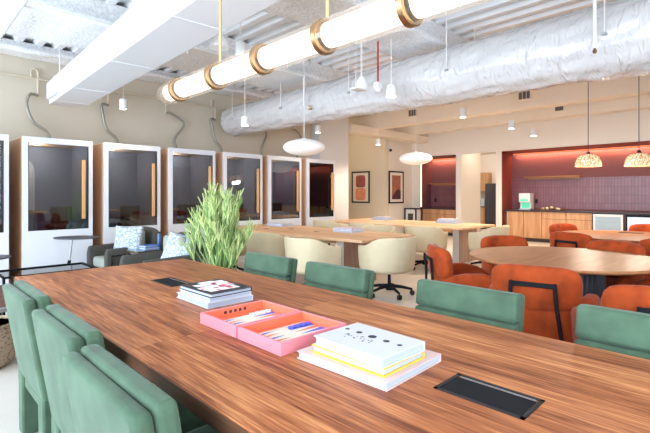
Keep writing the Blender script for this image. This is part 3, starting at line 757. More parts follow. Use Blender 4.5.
for a, b_ in (((-.47,-.29),(.47,-.27)), ((-.47,.27),(.47,.29)), ((-.47,-.27),(-.45,.27)), ((.45,-.27),(.47,.27))): f.box(a[0], b_[0], a[1], b_[1], .455, .475)
obj('top_frame', f, MT['black'], t)
for sx in (-1, 1):
    for sy in (-1, 1): obj('leg', M().box(sx*.457-.012, sx*.457+.012, sy*.277-.012, sy*.277+.012, 0, .454), MT['black'], t)
# the stick plant
def stick_plant():
    random.seed(21)
    t = thing('stick_plant', 'tall pencil-stick euphorbia with bright green tips in a pale pot', 'plant', (3.02, 4.96, 0))
    obj('pot', M().lathe([(.16, 0), (.19, .02), (.23, .36), (.235, .38), (.215, .38), (.20, .33), (0.001, .33)], 36), MT['planter'], t, smooth=True)
    obj('soil', M().lathe([(.2, .335), (.001, .345)], 24), MT['dark_stand_in'], t)
    st = M(); fa = M(); fb = M()
    def grow(p, d, ln, r, depth):
        q = p + d*ln
        mid = p + d*ln*.5 + Vector((random.uniform(-1,1), random.uniform(-1,1), 0))*ln*.06
        tgt = st if depth == 0 else (fa if depth < 3 and random.random() < .65 else fb)
        tgt.tube([p, mid, q], [r, r*.92, r*.8], 5)
        if depth >= 4 or (depth == 3 and random.random() < .3): return
        for k_ in range(random.choice((2,3,3)) if depth < 3 else 2):
            a = random.uniform(0, 2*PI); s = random.uniform(.18, .5)
            nd = (d + Vector((math.cos(a), math.sin(a), .15))*s).normalized(); nd.z = abs(nd.z)*.9+.12; nd.normalize()
            grow(q, nd, ln*random.uniform(.62, .92), r*.78, depth+1)
    for i in range(100):
        z_ = .42+.72*random.random()**.9; rmax = .37-.16*max(0, (z_-.65)/.5)
        a = random.uniform(0, 2*PI); rr = rmax*random.random()**.6
        p = Vector((rr*math.cos(a), rr*math.sin(a), z_))
        b0_ = Vector((.10*math.cos(a)*random.random(), .10*math.sin(a)*random.random(), .33))
        mid = b0_.lerp(p, .5)+Vector((0,0,-.06 if z_ < .7 else .05))+Vector((random.uniform(-.03,.03), random.uniform(-.03,.03), 0))
        st.tube([b0_, mid, p], [.010, .008, .007], 5)
        for k_ in range(random.randint(4, 7)):
            aa = random.uniform(0, 2*PI); sp_ = random.uniform(.08, .55)
            d = Vector((math.cos(aa)*sp_+.25*math.cos(a)*rr/.37, math.sin(aa)*sp_+.25*math.sin(a)*rr/.37, 1)).normalized(); ln = random.uniform(.12, .27)
            q = p+d*ln; tgt = fa if random.random() < .55 else fb
            tgt.tube([p, p+d*ln*.5+Vector((0,0,.006)), q], [.0058, .0052, .0036], 5)
            for k2 in range(random.randint(1, 3)):
                f_ = random.uniform(.3, .8); ab = random.uniform(0, 2*PI)
                d2 = (d+Vector((math.cos(ab), math.sin(ab), .3))*.45).normalized(); l2 = random.uniform(.05, .12)
                (fb if random.random() < .6 else fa).tube([p+d*ln*f_, p+d*ln*f_+d2*l2], [.0055, .0035], 5)
    zmax = max(v[2] for q in (st, fa, fb) for v in q.v); k_ = (1.54-.33)/(zmax-.33)
    for q in (st, fa, fb): q.v = [(x, y, .33+(z_-.33)*k_) for x, y, z_ in q.v]
    
    obj('stems', st, MT['plant_a'], t, smooth=True); obj('green_branches', fa, MT['plant_a'], t, smooth=True); obj('lime_branches', fb, MT['plant_b'], t, smooth=True)
stick_plant()
# ------------------------------------------------------------------ oak work tables
def work_table(label, x0, x1, y0, y1, peds, grom):
    t = thing('work_table', label, 'table', ((x0+x1)/2, (y0+y1)/2, 0)); po = .28 if x0 > 6 else .06
    cx, cy = (x0+x1)/2, (y0+y1)/2; hx = (x1-x0)/2; hy = (y1-y0)/2
    m = M(); poly = []
    for i in range(13):
        u = -1+2*i/12; poly.append((hx-.10*u*u, hy*u))
    for i in range(13):
        u = 1-2*i/12; poly.append((-hx+.10*u*u, hy*u))
    m.prism(poly, .71, .75); obj('tabletop', m, MT['oak'], t, bevel=.006)
    for y in peds:
        p = obj('pedestal', M().box(-.38+po, .38+po, y-cy-.06, y-cy+.06, 0, .709), MT['oak_leg'], t, bevel=.004)
        obj('edge_strip', M().box(-.40+po, -.381+po, y-cy-.062, y-cy+.062, 0, .709), MT['white'], p)
    for gx, gy in grom: obj('grommet', M().lathe([(.055, .7502), (.055, .753), (.04, .7535)], 20, gx-cx, gy-cy, .8, 1), MT['blackpl'], t)
    return t
work_table('nearer oak work table with cream swivel chairs around it', 4.33, 5.76, 3.78, 7.35, (4.45, 6.6), ((5.05,5.95), (4.95,5.2), (4.75,6.3)))
work_table('farther oak work table under the right saucer lamp', 7.22, 8.85, 3.92, 7.3, (4.35, 7.0), ((8.0,5.4), (8.1,6.2)))
# tub chairs on castors
def make_tub():
    t = thing('swivel_chair', '', 'chair')      # faces +x
    A = [-140+280*i/28 for i in range(29)]; path = []; lo = []; hi = []
    for a in A:
        f = abs(a)/140
        x = -.30*math.cos(R(a)) if abs(a) < 90 else (-.30*math.cos(R(a)))*1.0
        y = .33*math.sin(R(min(90, abs(a))))*(1 if a > 0 else -1)
        if abs(a) > 90: x = .0+.26*(abs(a)-90)/50
        path.append((x-.02, y)); lo.append(.35)
        s = min(1, max(0, (f-.35)/.5)); s = s*s*(3-2*s); hi.append(.80-.12*s)
    m = M(); m.wall(path, .055, lo, hi, lean=-.10, n=16, p=.6)
    obj('shell', m, MT['cream'], t, smooth=True, angle=180)
    poly = [(x*1.0, y*1.0) for x, y in path] ; 
    b = M(); rings = []
    for sc, z_ in ((.30, .305), (.70, .312), (.88, .33), (.97, .36), (.97, .47)):
        rings.append([(x*sc, y*sc, z_) for x, y in poly])
    n = len(poly); vs = [q for r in rings for q in r]; fs = [tuple(range(n)), tuple((len(rings)-1)*n+k for k in range(n))]
    for i in range(len(rings)-1):
        for k in range(n): fs.append((i*n+k, i*n+(k+1)%n, (i+1)*n+(k+1)%n, (i+1)*n+k))
    b.add(vs, fs); obj('seat_shell', b, MT['cream'], t, smooth=True, angle=50)
    s_ = M(); s_.prism([(x*.88+.01, y*.88) for x, y in poly], .472, .52); obj('seat_cushion', s_, MT['cream'], t, smooth=True, bevel=.018, seg=3)
    obj('column', M().tube([(0,0,.09),(0,0,.305)], [.028,.022], 12), MT['black'], t, smooth=True)
    hub = M().lathe([(.05, .07), (.055, .10), (.035, .14)], 16); obj('hub', hub, MT['black'], t, smooth=True)
    for k_ in range(5):
        a = R(72*k_+20); c, s = math.cos(a), math.sin(a)
        lg = obj('leg', M().tube([(.03*c,.03*s,.125), (.18*c,.18*s,.11), (.33*c,.33*s,.08)], [.026,.021,.016], 8), MT['black'], t, smooth=True)
        w_ = M()
        for o_ in (-.014, .014):
            w_.tube([(.33*c-s*(o_-.010), .33*s+c*(o_-.010), .034), (.33*c-s*(o_+.010), .33*s+c*(o_+.010), .03)], .034, 14)
        w_.tube([(.33*c,.33*s,.03),(.33*c,.33*s,.078)], .008, 6)
        obj('caster', w_, MT['blackpl'], lg, smooth=True)
    return t
tubs = [((4.12, 5.38), 8, 'cream swivel chair at the left of the nearer work table, half behind the other'),
        ((4.03, 4.34), -6, 'cream swivel chair pulled up beside the near work table, above the second green chair'),
        ((4.80, 3.62), 78, 'cream swivel chair at the near end of the work table, wheels visible'),
        ((7.0, 4.47), 8, 'cream swivel chair on the left side of the farther table, wheels in the aisle'),
        ((7.78, 3.62), 95, 'cream swivel chair at the near end of the farther table, above the orange chair'),
        ((6.90, 5.75), -5, 'cream swivel chair at the farther table, only its back rim showing'),
        ((6.12, 4.95), 185, 'cream swivel chair on the far side of the nearer work table, low rim showing'),
        ((6.90, 6.85), 0, 'cream swivel chair at the farthest left place of the far table'),
        ((4.10, 6.55), 0, 'cream swivel chair behind the stick plant at the work table')]
tb = make_tub(); tb.scale = (.93, .93, 1); tb['group'] = 'cream swivel tub chairs at the work tables'
for i, ((x, y), rz, lb) in enumerate(tubs):
    if i == 0: tb.location = (x, y, 0); tb.rotation_euler.z = R(rz); tb['label'] = lb
    else: dup(tb, lb, (x, y, 0), R(rz))
gp = 'books on the oak work tables'
book('book', 'white book lying near the far left end of the nearer work table', (5.25, 6.45, .751), .30, .5, .03, 'cover_white', 0, group=gp)
book('book', 'blue-white book atop the one at the far left end of the work table', (5.27, 6.5, .782), .27, .42, .02, 'cover_white', R(3), group=gp)
for i, (c, h) in enumerate((('cover_white', .03), ('cover_graphic', .022), ('cover_pinkish', .022))):
    book('book', ['bottom white book of the pink pile on the work table', 'red and white book in the middle of the pink pile', 'blush book on top of the pink pile on the work table'][i], (5.16+.01*i, 4.62+.01*i, .751+(.0, .0305, .053)[i]), .30-.02*i, .42-.02*i, h, c, R(2*i), group=gp)
for i, h in enumerate((.03, .025, .02)):
    book('book', ['bottom white book of the far pile beneath the artworks', 'middle white book of the far pile beneath the artworks', 'top white book of the far pile beneath the artworks'][i], (8.30+.01*i, 6.35, .751+(.0, .0305, .056)[i]), .32-.03*i, .45-.03*i, h, 'cover_white', R(-3*i), group=gp)
for i, h in enumerate((.035, .03, .03)):
    book('book', ['bottom grey-white book of the pile on the near half of the far table', 'middle white book of the pile on the near half of the far table', 'top white book of the pile on the near half of the far table'][i], (8.30+.01*i, 4.58, .751+(.0, .0355, .066)[i]), .32-.03*i, .45-.03*i, h, 'cover_white', R(4*i), group=gp)

# saucer lamps
lights = []
def saucer(label, loc, cord):
    t = thing('saucer_lamp', label, 'pendant lamp', loc)
    r = .345; h = .135; prof = []
    for i in range(17):
        a = -PI/2+PI*i/16; rr = r*max(.0, math.cos(a))**1.0; zz = h*math.sin(a)*(1-.0)
        prof.append((max(.045, rr), zz))
    m = M(); m.lathe(prof, 96, ripple=.010, rn=24); obj('lamp_shade', m, MT['shade'], t, smooth=True, angle=180)
    obj('top_cap', M().lathe([(.05, h-.005), (.05, h+.012), (.02, h+.02)], 16), MT['white'], t)
    obj('cord', M().tube([(0,0,h+.02),(0,0,cord)], .005, 6), MT['white'], t)
    return t
saucer('left white saucer pendant lamp over the nearer work table', (4.89, 5.44, 2.14), 1.6)
saucer('right white saucer pendant lamp over the farther work table', (8.0, 5.33, 2.13), 1.6)

# ------------------------------------------------------------------ cylinder downlights
def downlight(label, loc, r=.055, h=.15, cordtop=ZC+.02, power=40, flare=0, lit=True):
    t = thing('downlight', label, 'ceiling light', loc)
    obj('lamp_housing', M().lathe([(r*(1+flare), 0), (r*(1+flare), .01), (r, h), (r*.9, h+.004)], 24), MT['white'], t, smooth=True)
    obj('lens', M().lathe([(r*.8*(1+flare), -.001), (r*.8*(1+flare), -.004)], 20), MT['down_lens'] if lit else MT['white'], t)
    if cordtop-loc[2] > h+.05: obj('stem', M().tube([(0,0,h+.004),(0,0,cordtop-loc[2])], .006, 6), MT['pipe'], t)
    if lit: lights.append((loc[0], loc[1], loc[2]-.03, power))
downlight('small lit downlight beside the rectangular duct, left', (2.64, 7.24, 2.72), power=25)
downlight('white cylinder fixture hanging above the glowing tube', (2.83, 4.23, 2.93), r=.055, h=.15, lit=False)
downlight('lit downlight in front of the round duct left end', (4.30, 6.29, 2.53), power=25, flare=.25)
downlight('lit downlight at the grey column', (6.6, 6.9, 2.70), r=.065, power=25)
downlight('lit downlight before the corridor wall', (9.07, 7.2, 2.66), power=110, flare=.15)
downlight('flared lit downlight in front of the round duct middle', (4.75, 3.55, 2.66), r=.055, flare=.35, power=25)
downlight('lit downlight below the round duct, right of the saucer lamps', (7.87, 4.17, 2.85), r=.065, h=.18, power=110)
downlight('lit downlight near the kitchen ducts', (9.85, 4.05, 2.83), r=.07, h=.18, power=130)
downlight('smallest lit downlight before the kitchen wall', (11.75, 4.27, 2.87), r=.07, h=.17, power=110, flare=.2)
t = thing('dome_light', 'white bell shaped fixture above the pendant tube', 'ceiling light', (2.39, 3.96, 2.85))
obj('lamp_housing', M().lathe([(.10, 0), (.10, .02), (.085, .09), (.05, .13), (.02, .14)], 28), MT['white'], t, smooth=True); obj('stem', M().tube([(0,0,.14),(0,0,.61)], .006, 6), MT['pipe'], t)
t = thing('dome_light', 'white bell shaped fixture in front of the round duct', 'ceiling light', (4.62, 3.95, 2.80))
obj('lamp_housing', M().lathe([(.09, 0), (.09, .02), (.07, .11), (.04, .17), (.02, .18)], 28), MT['white'], t, smooth=True); obj('stem', M().tube([(0,0,.18),(0,0,.66)], .006, 6), MT['pipe'], t)
t = thing('smoke_detector', 'white smoke detector box hanging on a red conduit', 'detector', (4.72, 3.75, 2.75))
obj('detector_box', M().box(-.05,.05,-.04,.04,.04,.13), MT['white'], t, bevel=.008)
obj('detector_lens', M().lathe([(.03,0),(.045,.02),(.045,.039)], 16), MT['white'], t, smooth=True)
obj('red_conduit', M().tube([(0,0,.13),(0,0,.69)], .012, 8), MT['red'], t, smooth=True)
t = thing('hanging_sensor', 'flat white sensor panel on two wires beside the detector', 'sensor', (4.35, 3.78, 2.72))
obj('sensor_panel', M().box(-.10,.10,-.07,.07,0,.02), MT['white'], t, bevel=.004)
for s in (-.05, .05): obj('wire', M().tube([(s,0,.02),(s,0,.72)], .004, 5), MT['pipe'], t)
t = thing('security_camera', 'small white dome camera on the wall above the artworks', 'camera', (11.74, 8.83, 2.80))
obj('mount', M().box(-.06,.06,-.05,.045,.06,.16), MT['white'], t, bevel=.01); obj('dome', M().ball((0,-.03,.03), .05), MT['blackpl'], t, smooth=True)

# ------------------------------------------------------------------ artworks
def frame(name, t, w, h, b=.045, d=.03):
    f = M(); f.box(-w/2, w/2, 0, d, -h/2, -h/2+b); f.box(-w/2, w/2, 0, d, h/2-b, h/2); f.box(-w/2, -w/2+b, 0, d, -h/2+b, h/2-b); f.box(w/2-b, w/2, 0, d, -h/2+b, h/2-b)
    obj('frame', f, MT['black'], t)
    return obj('art_sheet', M().box(-w/2+b+.001, w/2-b-.001, d*.5, d, -h/2+b+.001, h/2-b-.001), MT['art_paper'], t)
t = thing('framed_artwork', 'black framed artwork of stacked maroon and peach blocks', 'artwork', (11.515, 9.92, 1.62), R(-90))
sh = frame('a', t, .80, 1.08)
def blob(w, h, cx, cz, y, e=.35, n=28):
    vs = []
    for k in range(n):
        a = 2*PI*k/n; c, s = math.cos(a), math.sin(a); vs.append((cx+math.copysign(abs(c)**e, c)*w/2, cz+math.copysign(abs(s)**e, s)*h/2))
    m = M(); m.add([(x, y, z_) for x, z_ in vs] + [(x, y+.003, z_) for x, z_ in vs], [tuple(range(n)), tuple(range(2*n-1, n-1, -1))] + [(i, (i+1)%n, n+(i+1)%n, n+i) for i in range(n)])
    return m
obj('maroon_shape', blob(.42, .42, 0, .20, .010), MT['art1a'], sh); obj('peach_shape', blob(.44, .42, 0, -.24, .010), MT['art1b'], sh)
t = thing('framed_artwork', 'black framed artwork with brown field and dark plum hill', 'artwork', (12.13, 8.838, 1.61), 0)
sh = frame('b', t, .82, 1.08)
obj('brown_field', M().box(-.24, .24, .010, .0145, -.40, .40), MT['art2a'], sh)
pv = [(-.24, -.40), (.24, -.40), (.24, -.12)] + [(.24-.48*i/10, -.12+.10*math.sin(i/10*PI*1.3)-.12*i/10) for i in range(1, 11)]
m = M(); n = len(pv); m.add([(x, .006, z_) for x, z_ in pv]+[(x, .0098, z_) for x, z_ in pv], [tuple(range(n)), tuple(range(2*n-1, n-1, -1))]+[(i,(i+1)%n,n+(i+1)%n,n+i) for i in range(n)])
obj('plum_hill', m, MT['art2b'], sh)

# ------------------------------------------------------------------ kitchen
def counter(label, y0, y1, fronts, toe=True):
    t = thing('kitchen_counter', label, 'counter', (13.45, (y0+y1)/2, 0)); cy = (y0+y1)/2
    obj('carcass', M().box(-.26, .32, y0-cy, y1-cy, .1, .86), MT['dark_wood'], t)
    obj('toe_kick', M().box(-.22, .32, y0-cy, y1-cy, 0, .099), MT['stone'], t)
    obj('worktop', M().box(-.33, .325, y0-cy, y1-cy, .875, .91), MT['stone'], t, bevel=.004)
    for kind, a, b_, z0, z1 in fronts:
        o = obj(kind, M().box(-.285, -.261, a+.007-cy, b_-.007-cy, z0, z1), MT['cabinet'], t, bevel=.002)
    return t
seams = [5.56, 5.08, 4.57]
fr = [('door', 5.07, 5.56, .11, .865), ('door', 4.56, 5.07, .11, .865), ('drawer', 3.93, 4.56, .68, .865), ('drawer', 3.3, 3.93, .68, .865), ('door', 3.93, 4.56, .11, .67), ('door', 3.3, 3.93, .11, .67)]
fr += [('door', 1.55, 1.98, .11, .865)]
fr += [('door', 1.0-i*.5, 1.5-i*.5, .11, .865) for i in range(5)]
counter('long oak fronted counter with dark worktop under the tiled wall', -1.55, 5.64, fr)
fr = [('door', 7.85, 8.5, .11, .70), ('door', 7.22, 7.85, .11, .70), ('drawer', 7.22, 7.85, .71, .865), ('drawer', 7.85, 8.5, .71, .865)]
counter('short oak counter in the small niche left of the passage', 7.21, 8.53, fr)
t = thing('glass_fridge', 'white framed undercounter glass fridge in the oak counter', 'fridge', (13.14, 2.93, .1))
f = M(); f.box(-.03, .0, -.33, -.28, 0, .75); f.box(-.03, .0, .28, .33, 0, .75); f.box(-.03, .0, -.28, .28, .69, .75); f.box(-.03, .0, -.28, .28, 0, .06)
obj('door_frame', f, MT['white'], t, bevel=.003); obj('cold_interior', M().box(.015, .03, -.32, .32, .01, .74), MT['fridge_in'], t)
obj('glass_door', M().box(-.02, -.012, -.28, .28, .06, .69), MT['glass_clear'], t)
for z_ in (.2, .38, .55): obj('shelf', M().box(.0, .014, -.28, .28, z_, z_+.015), MT['white'], t)
t = thing('drinks_fridge', 'steel framed undercounter fridge at right of the glass one', 'fridge', (13.14, 2.27, .1))
f = M(); f.box(-.03, .0, -.27, -.24, 0, .75); f.box(-.03, .0, .24, .27, 0, .75); f.box(-.03, .0, -.24, .24, .70, .75); f.box(-.03, .0, -.24, .24, 0, .05)
obj('door_frame', f, MT['black'], t); obj('steel_door', M().box(-.025, -.005, -.24, .24, .05, .70), MT['steel'], t)
obj('handle', M().box(-.06, -.045, -.2, .2, .66, .675), MT['steel'], t)
t = thing('water_dispenser', 'white water dispenser with glowing green screen on the counter', 'dispenser', (13.48, 5.13, .911))
obj('body', M().box(-.1, .22, -.16, .16, .22, .49), MT['white'], t, bevel=.015)
obj('back_column', M().box(.02, .22, -.16, .16, .03, .219), MT['white'], t)
obj('screen', M().box(-.106, -.101, -.11, .11, .25, .32), MT['screen_green'], t); obj('tray', M().box(-.1, .2, -.16, .16, 0, .029), MT['steel'], t)
obj('splash_panel', M().box(.013, .019, -.12, .12, .05, .21), MT['screen_green'], t)
t = thing('wall_shelf', 'floating oak shelf above the mauve tiles', 'shelf', (13.66, 4.45, 1.86))
obj('board', M().box(-.12, .118, -.75, .75, 0, .04), MT['shelf'], t); obj('bracket', M().box(.09, .118, -.70, .70, -.04, -.001), MT['shelf'], t)
t = thing('wall_shelf', 'floating oak shelf in the small mauve niche', 'shelf', (13.66, 7.9, 1.72))
obj('board', M().box(-.12, .118, -.45, .60, 0, .04), MT['shelf'], t); obj('bracket', M().box(.09, .118, -.40, .55, -.04, -.001), MT['shelf'], t)
def outlet(label, y, z_):
    t = thing('wall_outlet', label, 'outlet', (13.776, y, z_)); obj('cover_plate', M().box(-.006, 0, -.04, .04, 0, .13), MT['blackpl'], t)
    obj('sockets', M().box(-.008, -.0062, -.018, .018, .02, .11), MT['black'], t)
outlet('black outlet on the tile beside the water dispenser', 4.92, 1.10)
outlet('black outlet at the left of the small niche', 8.35, 1.10); outlet('black outlet at the right of the small niche', 7.42, 1.10)
# dried flowers and cones heap
random.seed(5)
t = thing('dried_centrepiece', 'low heap of dried cones and pale petals on the counter', 'decoration', (13.42, 4.38, .911))
tr = M().lathe([(.08, 0), (.1, .01), (.1, .014)], 24, 0, 0, 1, 2.6); obj('tray', tr, MT['shelf'], t)
for i in range(20):
    x, y = random.uniform(-.06,.06), random.uniform(-.26,.26); z_ = .035+.05*random.random()*(1-abs(y)/.3)
    obj('cone' if i % 2 else 'petal', M().ball((x, y, z_+.005), .044, 8, 6, .8), MT['cone'] if i % 2 else MT['petal'], t, smooth=True)
# back kitchen through the passage
t = thing('tall_fridge', 'tall dark fridge in the back kitchen seen through the passage', 'fridge', (16.9, 7.44, 0))
obj('body', M().box(-.3, .35, -.45, .42, .02, 1.80), MT['stone'], t, bevel=.01); obj('handle', M().box(-.34, -.32, -.35, -.33, .8, 1.5), MT['steel'], t); obj('handle_post', M().box(-.32, -.30, -.35, -.33, .85, .88), MT['steel'], t)
obj('top_door', M().box(-.32, -.301, -.44, .41, 1.15, 1.79), MT['stone'], t)
t = thing('back_counter', 'oak counter in the back kitchen beside the dark fridge', 'counter', (16.9, 8.83, 0))
obj('carcass', M().box(-.28, .35, -.94, .94, .08, .86), MT['cabinet'], t); obj('worktop', M().box(-.3, .35, -.94, .94, .861, .9), MT['stone'], t)
obj('toe_kick', M().box(-.2, .35, -.94, .94, 0, .079), MT['stone'], t)
t = thing('wall_cabinet', 'oak wall cabinet hanging above the microwave', 'cabinet', (17.1, 8.9, 1.5)); obj('carcass', M().box(-.12, .19, -1.0, 1.0, 0, .75), MT['cabinet'], t)
obj('door', M().box(-.14, -.121, -.99, 0, .01, .74), MT['cabinet'], t); obj('door', M().box(-.14, -.121, 0.01, .99, .01, .74), MT['cabinet'], t)
t = thing('microwave', 'small silver microwave on the back kitchen counter', 'microwave', (16.88, 8.18, .901))
obj('body', M().box(-.2, .2, -.26, .26, 0, .30), MT['steel'], t, bevel=.008); obj('door_glass', M().box(-.206, -.201, -.1, .24, .04, .26), MT['blackpl'], t)
# little framed bin / cabinet at the corner
t = thing('waste_cabinet', 'small black framed cabinet with pale front standing below the right artwork', 'cabinet', (12.75, 8.6, 0))
obj('body', M().box(-.15, .15, -.2, .2, .0, .86), MT['white'], t); f = M(); f.box(-.19,-.151,-.24,.24,.86,.90); f.box(-.15,.2,-.24,.24,.861,.9); f.box(-.18,-.151,-.24,-.2,0,.859); f.box(-.18,-.151,.2,.24,0,.859); obj('frame', f, MT['black'], t)
obj('front_panel', M().box(-.165, -.151, -.1, .1, .3, .72), MT['armchair'], t)

# rattan pendants
def rattan(label, loc):
    t = thing('rattan_lamp', label, 'pendant lamp', loc)
    prof = [(.20, 0), (.203, .02), (.195, .08), (.17, .155), (.12, .195), (.045, .21)]
    m = M(); m.lathe(prof, 40); obj('lamp_shade', m, MT['rattan'], t, smooth=True)
    ri = M(); ri.lathe([(.199,-.008),(.208,-.004),(.208,.006),(.199,.01),(.195,0),(.199,-.008)], 40); obj('rim', ri, MT['rattan'], t, smooth=True)
    rb = M()
    for k_ in range(20):
        a = 2*PI*k_/20; rb.tube([(r*1.012*math.cos(a+.12*j), r*1.012*math.sin(a+.12*j), z_) for j, (r, z_) in enumerate(prof)], .004, 4)
    obj('weave', rb, MT['shelf'], t)
    obj('cap', M().lathe([(.03, .21), (.03, .25), (.01, .26)], 14), MT['blackpl'], t)
    obj('cord', M().tube([(0,0,.26),(0,0,ZC-loc[2])], .006, 6), MT['blackpl'], t)
    lights.append((loc[0], loc[1], loc[2]-.05, 19.9))
rattan('left woven rattan pendant lamp glowing before the mauve wall', (8.62, 2.22, 1.85)); rattan('right woven rattan pendant lamp at the edge of the view', (8.9, 1.54, 1.84))

# ------------------------------------------------------------------ round cafe tables and orange chairs
def cafe_table(label, loc, r, rd, patch=None):
    t = thing('round_table', label, 'table', loc)
    obj('tabletop', M().lathe([(r-.03, .715), (r-.004, .728), (r, .735), (r, .742), (r-.005, .75)], 72), MT['round_top'], t, smooth=True, angle=30)
    d = M(); n = 44; prof = []
    vs = []
    for z_ in (0.0, .714):
        for k_ in range(n*4):
            a = 2*PI*k_/(n*4); rr = rd*(1.0 if (k_ % 4) in (0, 1) else .94)
            vs.append((rr*math.cos(a), rr*math.sin(a), z_))
    N_ = n*4; d.add(vs, [tuple(range(N_)), tuple(range(N_, 2*N_))]+[(i,(i+1)%N_,N_+(i+1)%N_,N_+i) for i in range(N_)])
    obj('fluted_drum', d, MT['fluted'], t)
    if patch: obj('power_hatch', M().box(patch[0]-.08, patch[0]+.08, patch[1]-.16, patch[1]+.16, .7503, .7535), MT['blackpl'], t, rotz=0)
    return t
MT['fluted'] = plain('fluted_drum', '3c3c44', .5)
cafe_table('nearer round cafe table ringed by orange chairs', (4.68, 1.43, 0), .865, .36)
cafe_table('farther round cafe table with dark power hatch', (7.85, 1.50, 0), .92, .45, (.5, .05))
def make_orange():
    t = thing('orange_chair', '', 'chair')       # faces +x
    # barrel body: back and arms in one sweep
    path = []; lo = []; hi = []
    ctrl = [(.30,-.31),(.20,-.33),(.05,-.325),(-.10,-.295),(-.20,-.245),(-.265,-.15),(-.285,0)]
    ctrl = ctrl + [(x, -y) for x, y in reversed(ctrl[:-1])]
    hts = [.52,.58,.615,.61,.58,.56,.55]; hts = hts+list(reversed(hts[:-1]))
    pts = []
    for s in range(len(ctrl)-1):
        for q in range(4):
            u = q/4
            def cr(i, idx):
                g = lambda k_: ctrl[max(0, min(len(ctrl)-1, k_))][idx]
                p0, p1, p2, p3 = g(i-1), g(i), g(i+1), g(i+2)
                return .5*((2*p1)+(p2-p0)*u+(2*p0-5*p1+4*p2-p3)*u*u+(3*p1-p0-3*p2+p3)*u**3)
            pts.append((cr(s,0), cr(s,1))); hi.append(hts[s]*(1-u)+hts[s+1]*u); lo.append(.30)
    pts.append(ctrl[-1]); hi.append(hts[-1]); lo.append(.30)
    obj('arm_shell', M().wall(pts, .10, lo, hi, lean=-.06, n=16, p=.6), MT['orange'], t, smooth=True, angle=180)
    # pill shaped curved backrest
    bp = []; bl = []; bh = []
    for i in range(21):
        u = -1+2*i/20; bp.append((-.315+.07*u*u, .245*u)); e = 1-.12*abs(u)**4; bl.append(.52+.05*(1-e)*4); bh.append(.848-.06*(1-e)*4)
    obj('backrest', M().wall(bp, .11, bl, bh, lean=-.10, n=18, p=.75), MT['orange'], t, smooth=True, angle=180)
    obj('seat_cushion', M().prism([(x*.82+.02, y*.86) for x, y in pts], .34, .46), MT['orange'], t, smooth=True, bevel=.035, seg=4)
    obj('seat_base', M().prism([(x*.95, y*.95) for x, y in pts], .27, .339), MT['orange'], t, smooth=True, bevel=.02, seg=2)
    obj('back_bar', M().box(-.398, -.383, -.145, .145, .70, .735), MT['black'], t, bevel=.004)
    for s in (-1, 1):
        obj('leg', M().tube([(-.390, s*.14, .735), (-.378, s*.155, .55), (-.375, s*.19, .30), (-.385, s*.23, 0)], .014, 6), MT['black'], t)
        obj('leg', M().tube([(.22, s*.22, .27), (.27, s*.25, 0)], .013, 6), MT['black'], t)
    return t
oranges = [((3.60, 1.26), 12, 'orange velvet chair with its back to us, black bar across it'),
           ((4.14, 2.15), -47, 'orange velvet chair seen from the side, left of the nearer round table'),
           ((5.22, 2.10), -130, 'orange velvet chair behind the nearer round table, left, back top showing'),
           ((5.34, 1.26), 165, 'orange velvet chair across the nearer round table, wide back facing us'),
           ((3.33, .53), 24, 'orange velvet chair at lower right, rising behind the last green chair'),
           ((4.66, .55), 97, 'orange velvet chair at the right edge beside the nearer round table'),
           ((6.86, 1.84), -15, 'orange velvet chair at the farther round table with black bar, back toward us'),
           ((8.29, 2.31), -116, 'orange velvet chair far behind the farther table, left'),
           ((9.0, 1.45), 180, 'orange velvet chair on the far side of the farther table, below the fridges'),
           ((6.65, .95), 25, 'orange velvet chair at the right edge before the farther round table'),]
oc = make_orange(); oc['group'] = 'orange velvet chairs at the round tables'
for i, ((x, y), rz, lb) in enumerate(oranges):
    if i == 0: oc.location = (x, y, 0); oc.rotation_euler.z = R(rz); oc['label'] = lb
    else: dup(oc, lb, (x, y, 0), R(rz))

# ------------------------------------------------------------------ lights
def area(name, loc, rot, sx, sy, power, color, spread=180):
    l = bpy.data.lights.new(name, 'AREA'); l.shape = 'RECTANGLE'; l.size = sx; l.size_y = sy; l.energy = power; l.color = color; l.spread = R(spread)
    o = bpy.data.objects.new(name, l); col.objects.link(o); o.location = loc; o.rotation_euler = rot; return o
area('daylight_left', (XL-.25, 2.3, 1.8), (0, R(-90), 0), 2.9, 12.2, 1850, (.70,.84,1))
area('back_fill_light', (0, YB-.25, 1.8), (R(90), 0, 0), 5.8, 2.9, 450, (.76,.88,1))  # added fill light from behind the camera
for bx in booth_x: lights.append((bx+.28, 8.1, 2.08, 12))  # added fill inside each booth, brightens what shows behind the glass
for i, (x, y, z_, p) in enumerate(lights):
    spot = p >= 20
    l = bpy.data.lights.new('lamp_or_booth_fill', 'SPOT' if spot else 'POINT'); l.energy = p*(1.9 if p > 100 else 1.6 if spot else 2.5 if p > 19.5 else 1)
    if spot: l.spot_size = R(150); l.spot_blend = .7
    l.energy = l.energy; l.shadow_soft_size = (.15 if p == 19 else .06); l.color = (1,.84,.66)
    o = bpy.data.objects.new('lamp_or_booth_fill', l); col.objects.link(o); o.location = (x, y, z_)
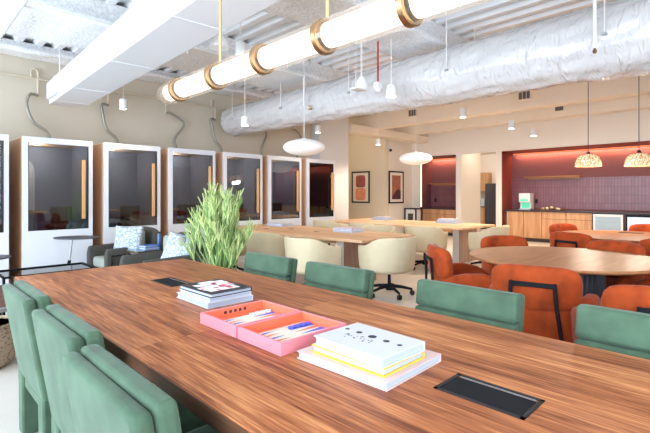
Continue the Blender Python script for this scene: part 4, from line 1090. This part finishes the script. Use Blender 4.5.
# led strips in the niches (at the back of the ceiling, and up the cheek)
def led(name, label, m, mat): tag(obj(name, m, MT[mat]), label, 'light strip')
led('led_strip', 'glowing warm light strip along the top of the large niche', M().box(13.74, 13.77, -1.5, 5.6, 2.60, 2.62), 'led')
led('led_strip', 'glowing warm light strip along the top of the small niche', M().box(13.74, 13.77, 7.25, 8.5, 2.60, 2.62), 'led')
led('led_strip', 'vertical white light strip at the left jamb of the small niche', M().box(13.12, 13.14, 8.515, 8.535, .95, 2.62), 'led_white')
area('led_glow_large', (13.70, 2.0, 2.60), (0, R(-25), 0), .04, 7.0, 62, (1,.45,.25))
area('led_glow_small', (13.70, 7.87, 2.60), (0, R(-25), 0), .04, 1.2, 11, (1,.45,.25))
#area('led_glow_cheek', (13.70, 5.60, 1.9), (R(90), 0, R(0)), .04, 1.4, 4, (1,.45,.25))
for nm, loc, p, c in (('corridor_lamp', (10.3, 10.0, 3.3), 30, (1,.85,.62)), ('back_kitchen_lamp', (15.2, 7.6, 2.8), 60, (1,.93,.84)), ('passage_lamp', (13.7, 6.4, 2.8), 8, (1,.93,.84))):
    l = bpy.data.lights.new(nm, 'POINT'); l.energy = p; l.color = c; l.shadow_soft_size = .15
    o = bpy.data.objects.new(nm, l); col.objects.link(o); o.location = loc

# world : bright overcast sky seen through the windows
wd = bpy.data.worlds.new('sky'); bpy.context.scene.world = wd; wd.use_nodes = True
bg = wd.node_tree.nodes['Background']; bg.inputs[0].default_value = (.72,.85,1,1); bg.inputs[1].default_value = 3.0

# ------------------------------------------------------------------ camera
cam = bpy.data.cameras.new('camera'); co = bpy.data.objects.new('camera', cam); col.objects.link(co)
cam.sensor_width = 36; cam.lens = 36*440/650; cam.shift_y = -21.5/650; cam.clip_start = .05; cam.clip_end = 100
co.location = (0, 0, 1.35); co.rotation_euler = (R(90), 0, -math.atan2(435, 440))
sc = bpy.context.scene; sc.camera = co
sc.view_settings.view_transform = 'Standard'; sc.view_settings.look = 'None'; sc.view_settings.gamma = 1; sc.view_settings.exposure = 0.0
try: sc.view_settings.use_curve_mapping = False
except Exception: pass
try:
    sc.cycles.max_bounces = 10; sc.cycles.diffuse_bounces = 6; sc.cycles.transparent_max_bounces = 16
except Exception: pass
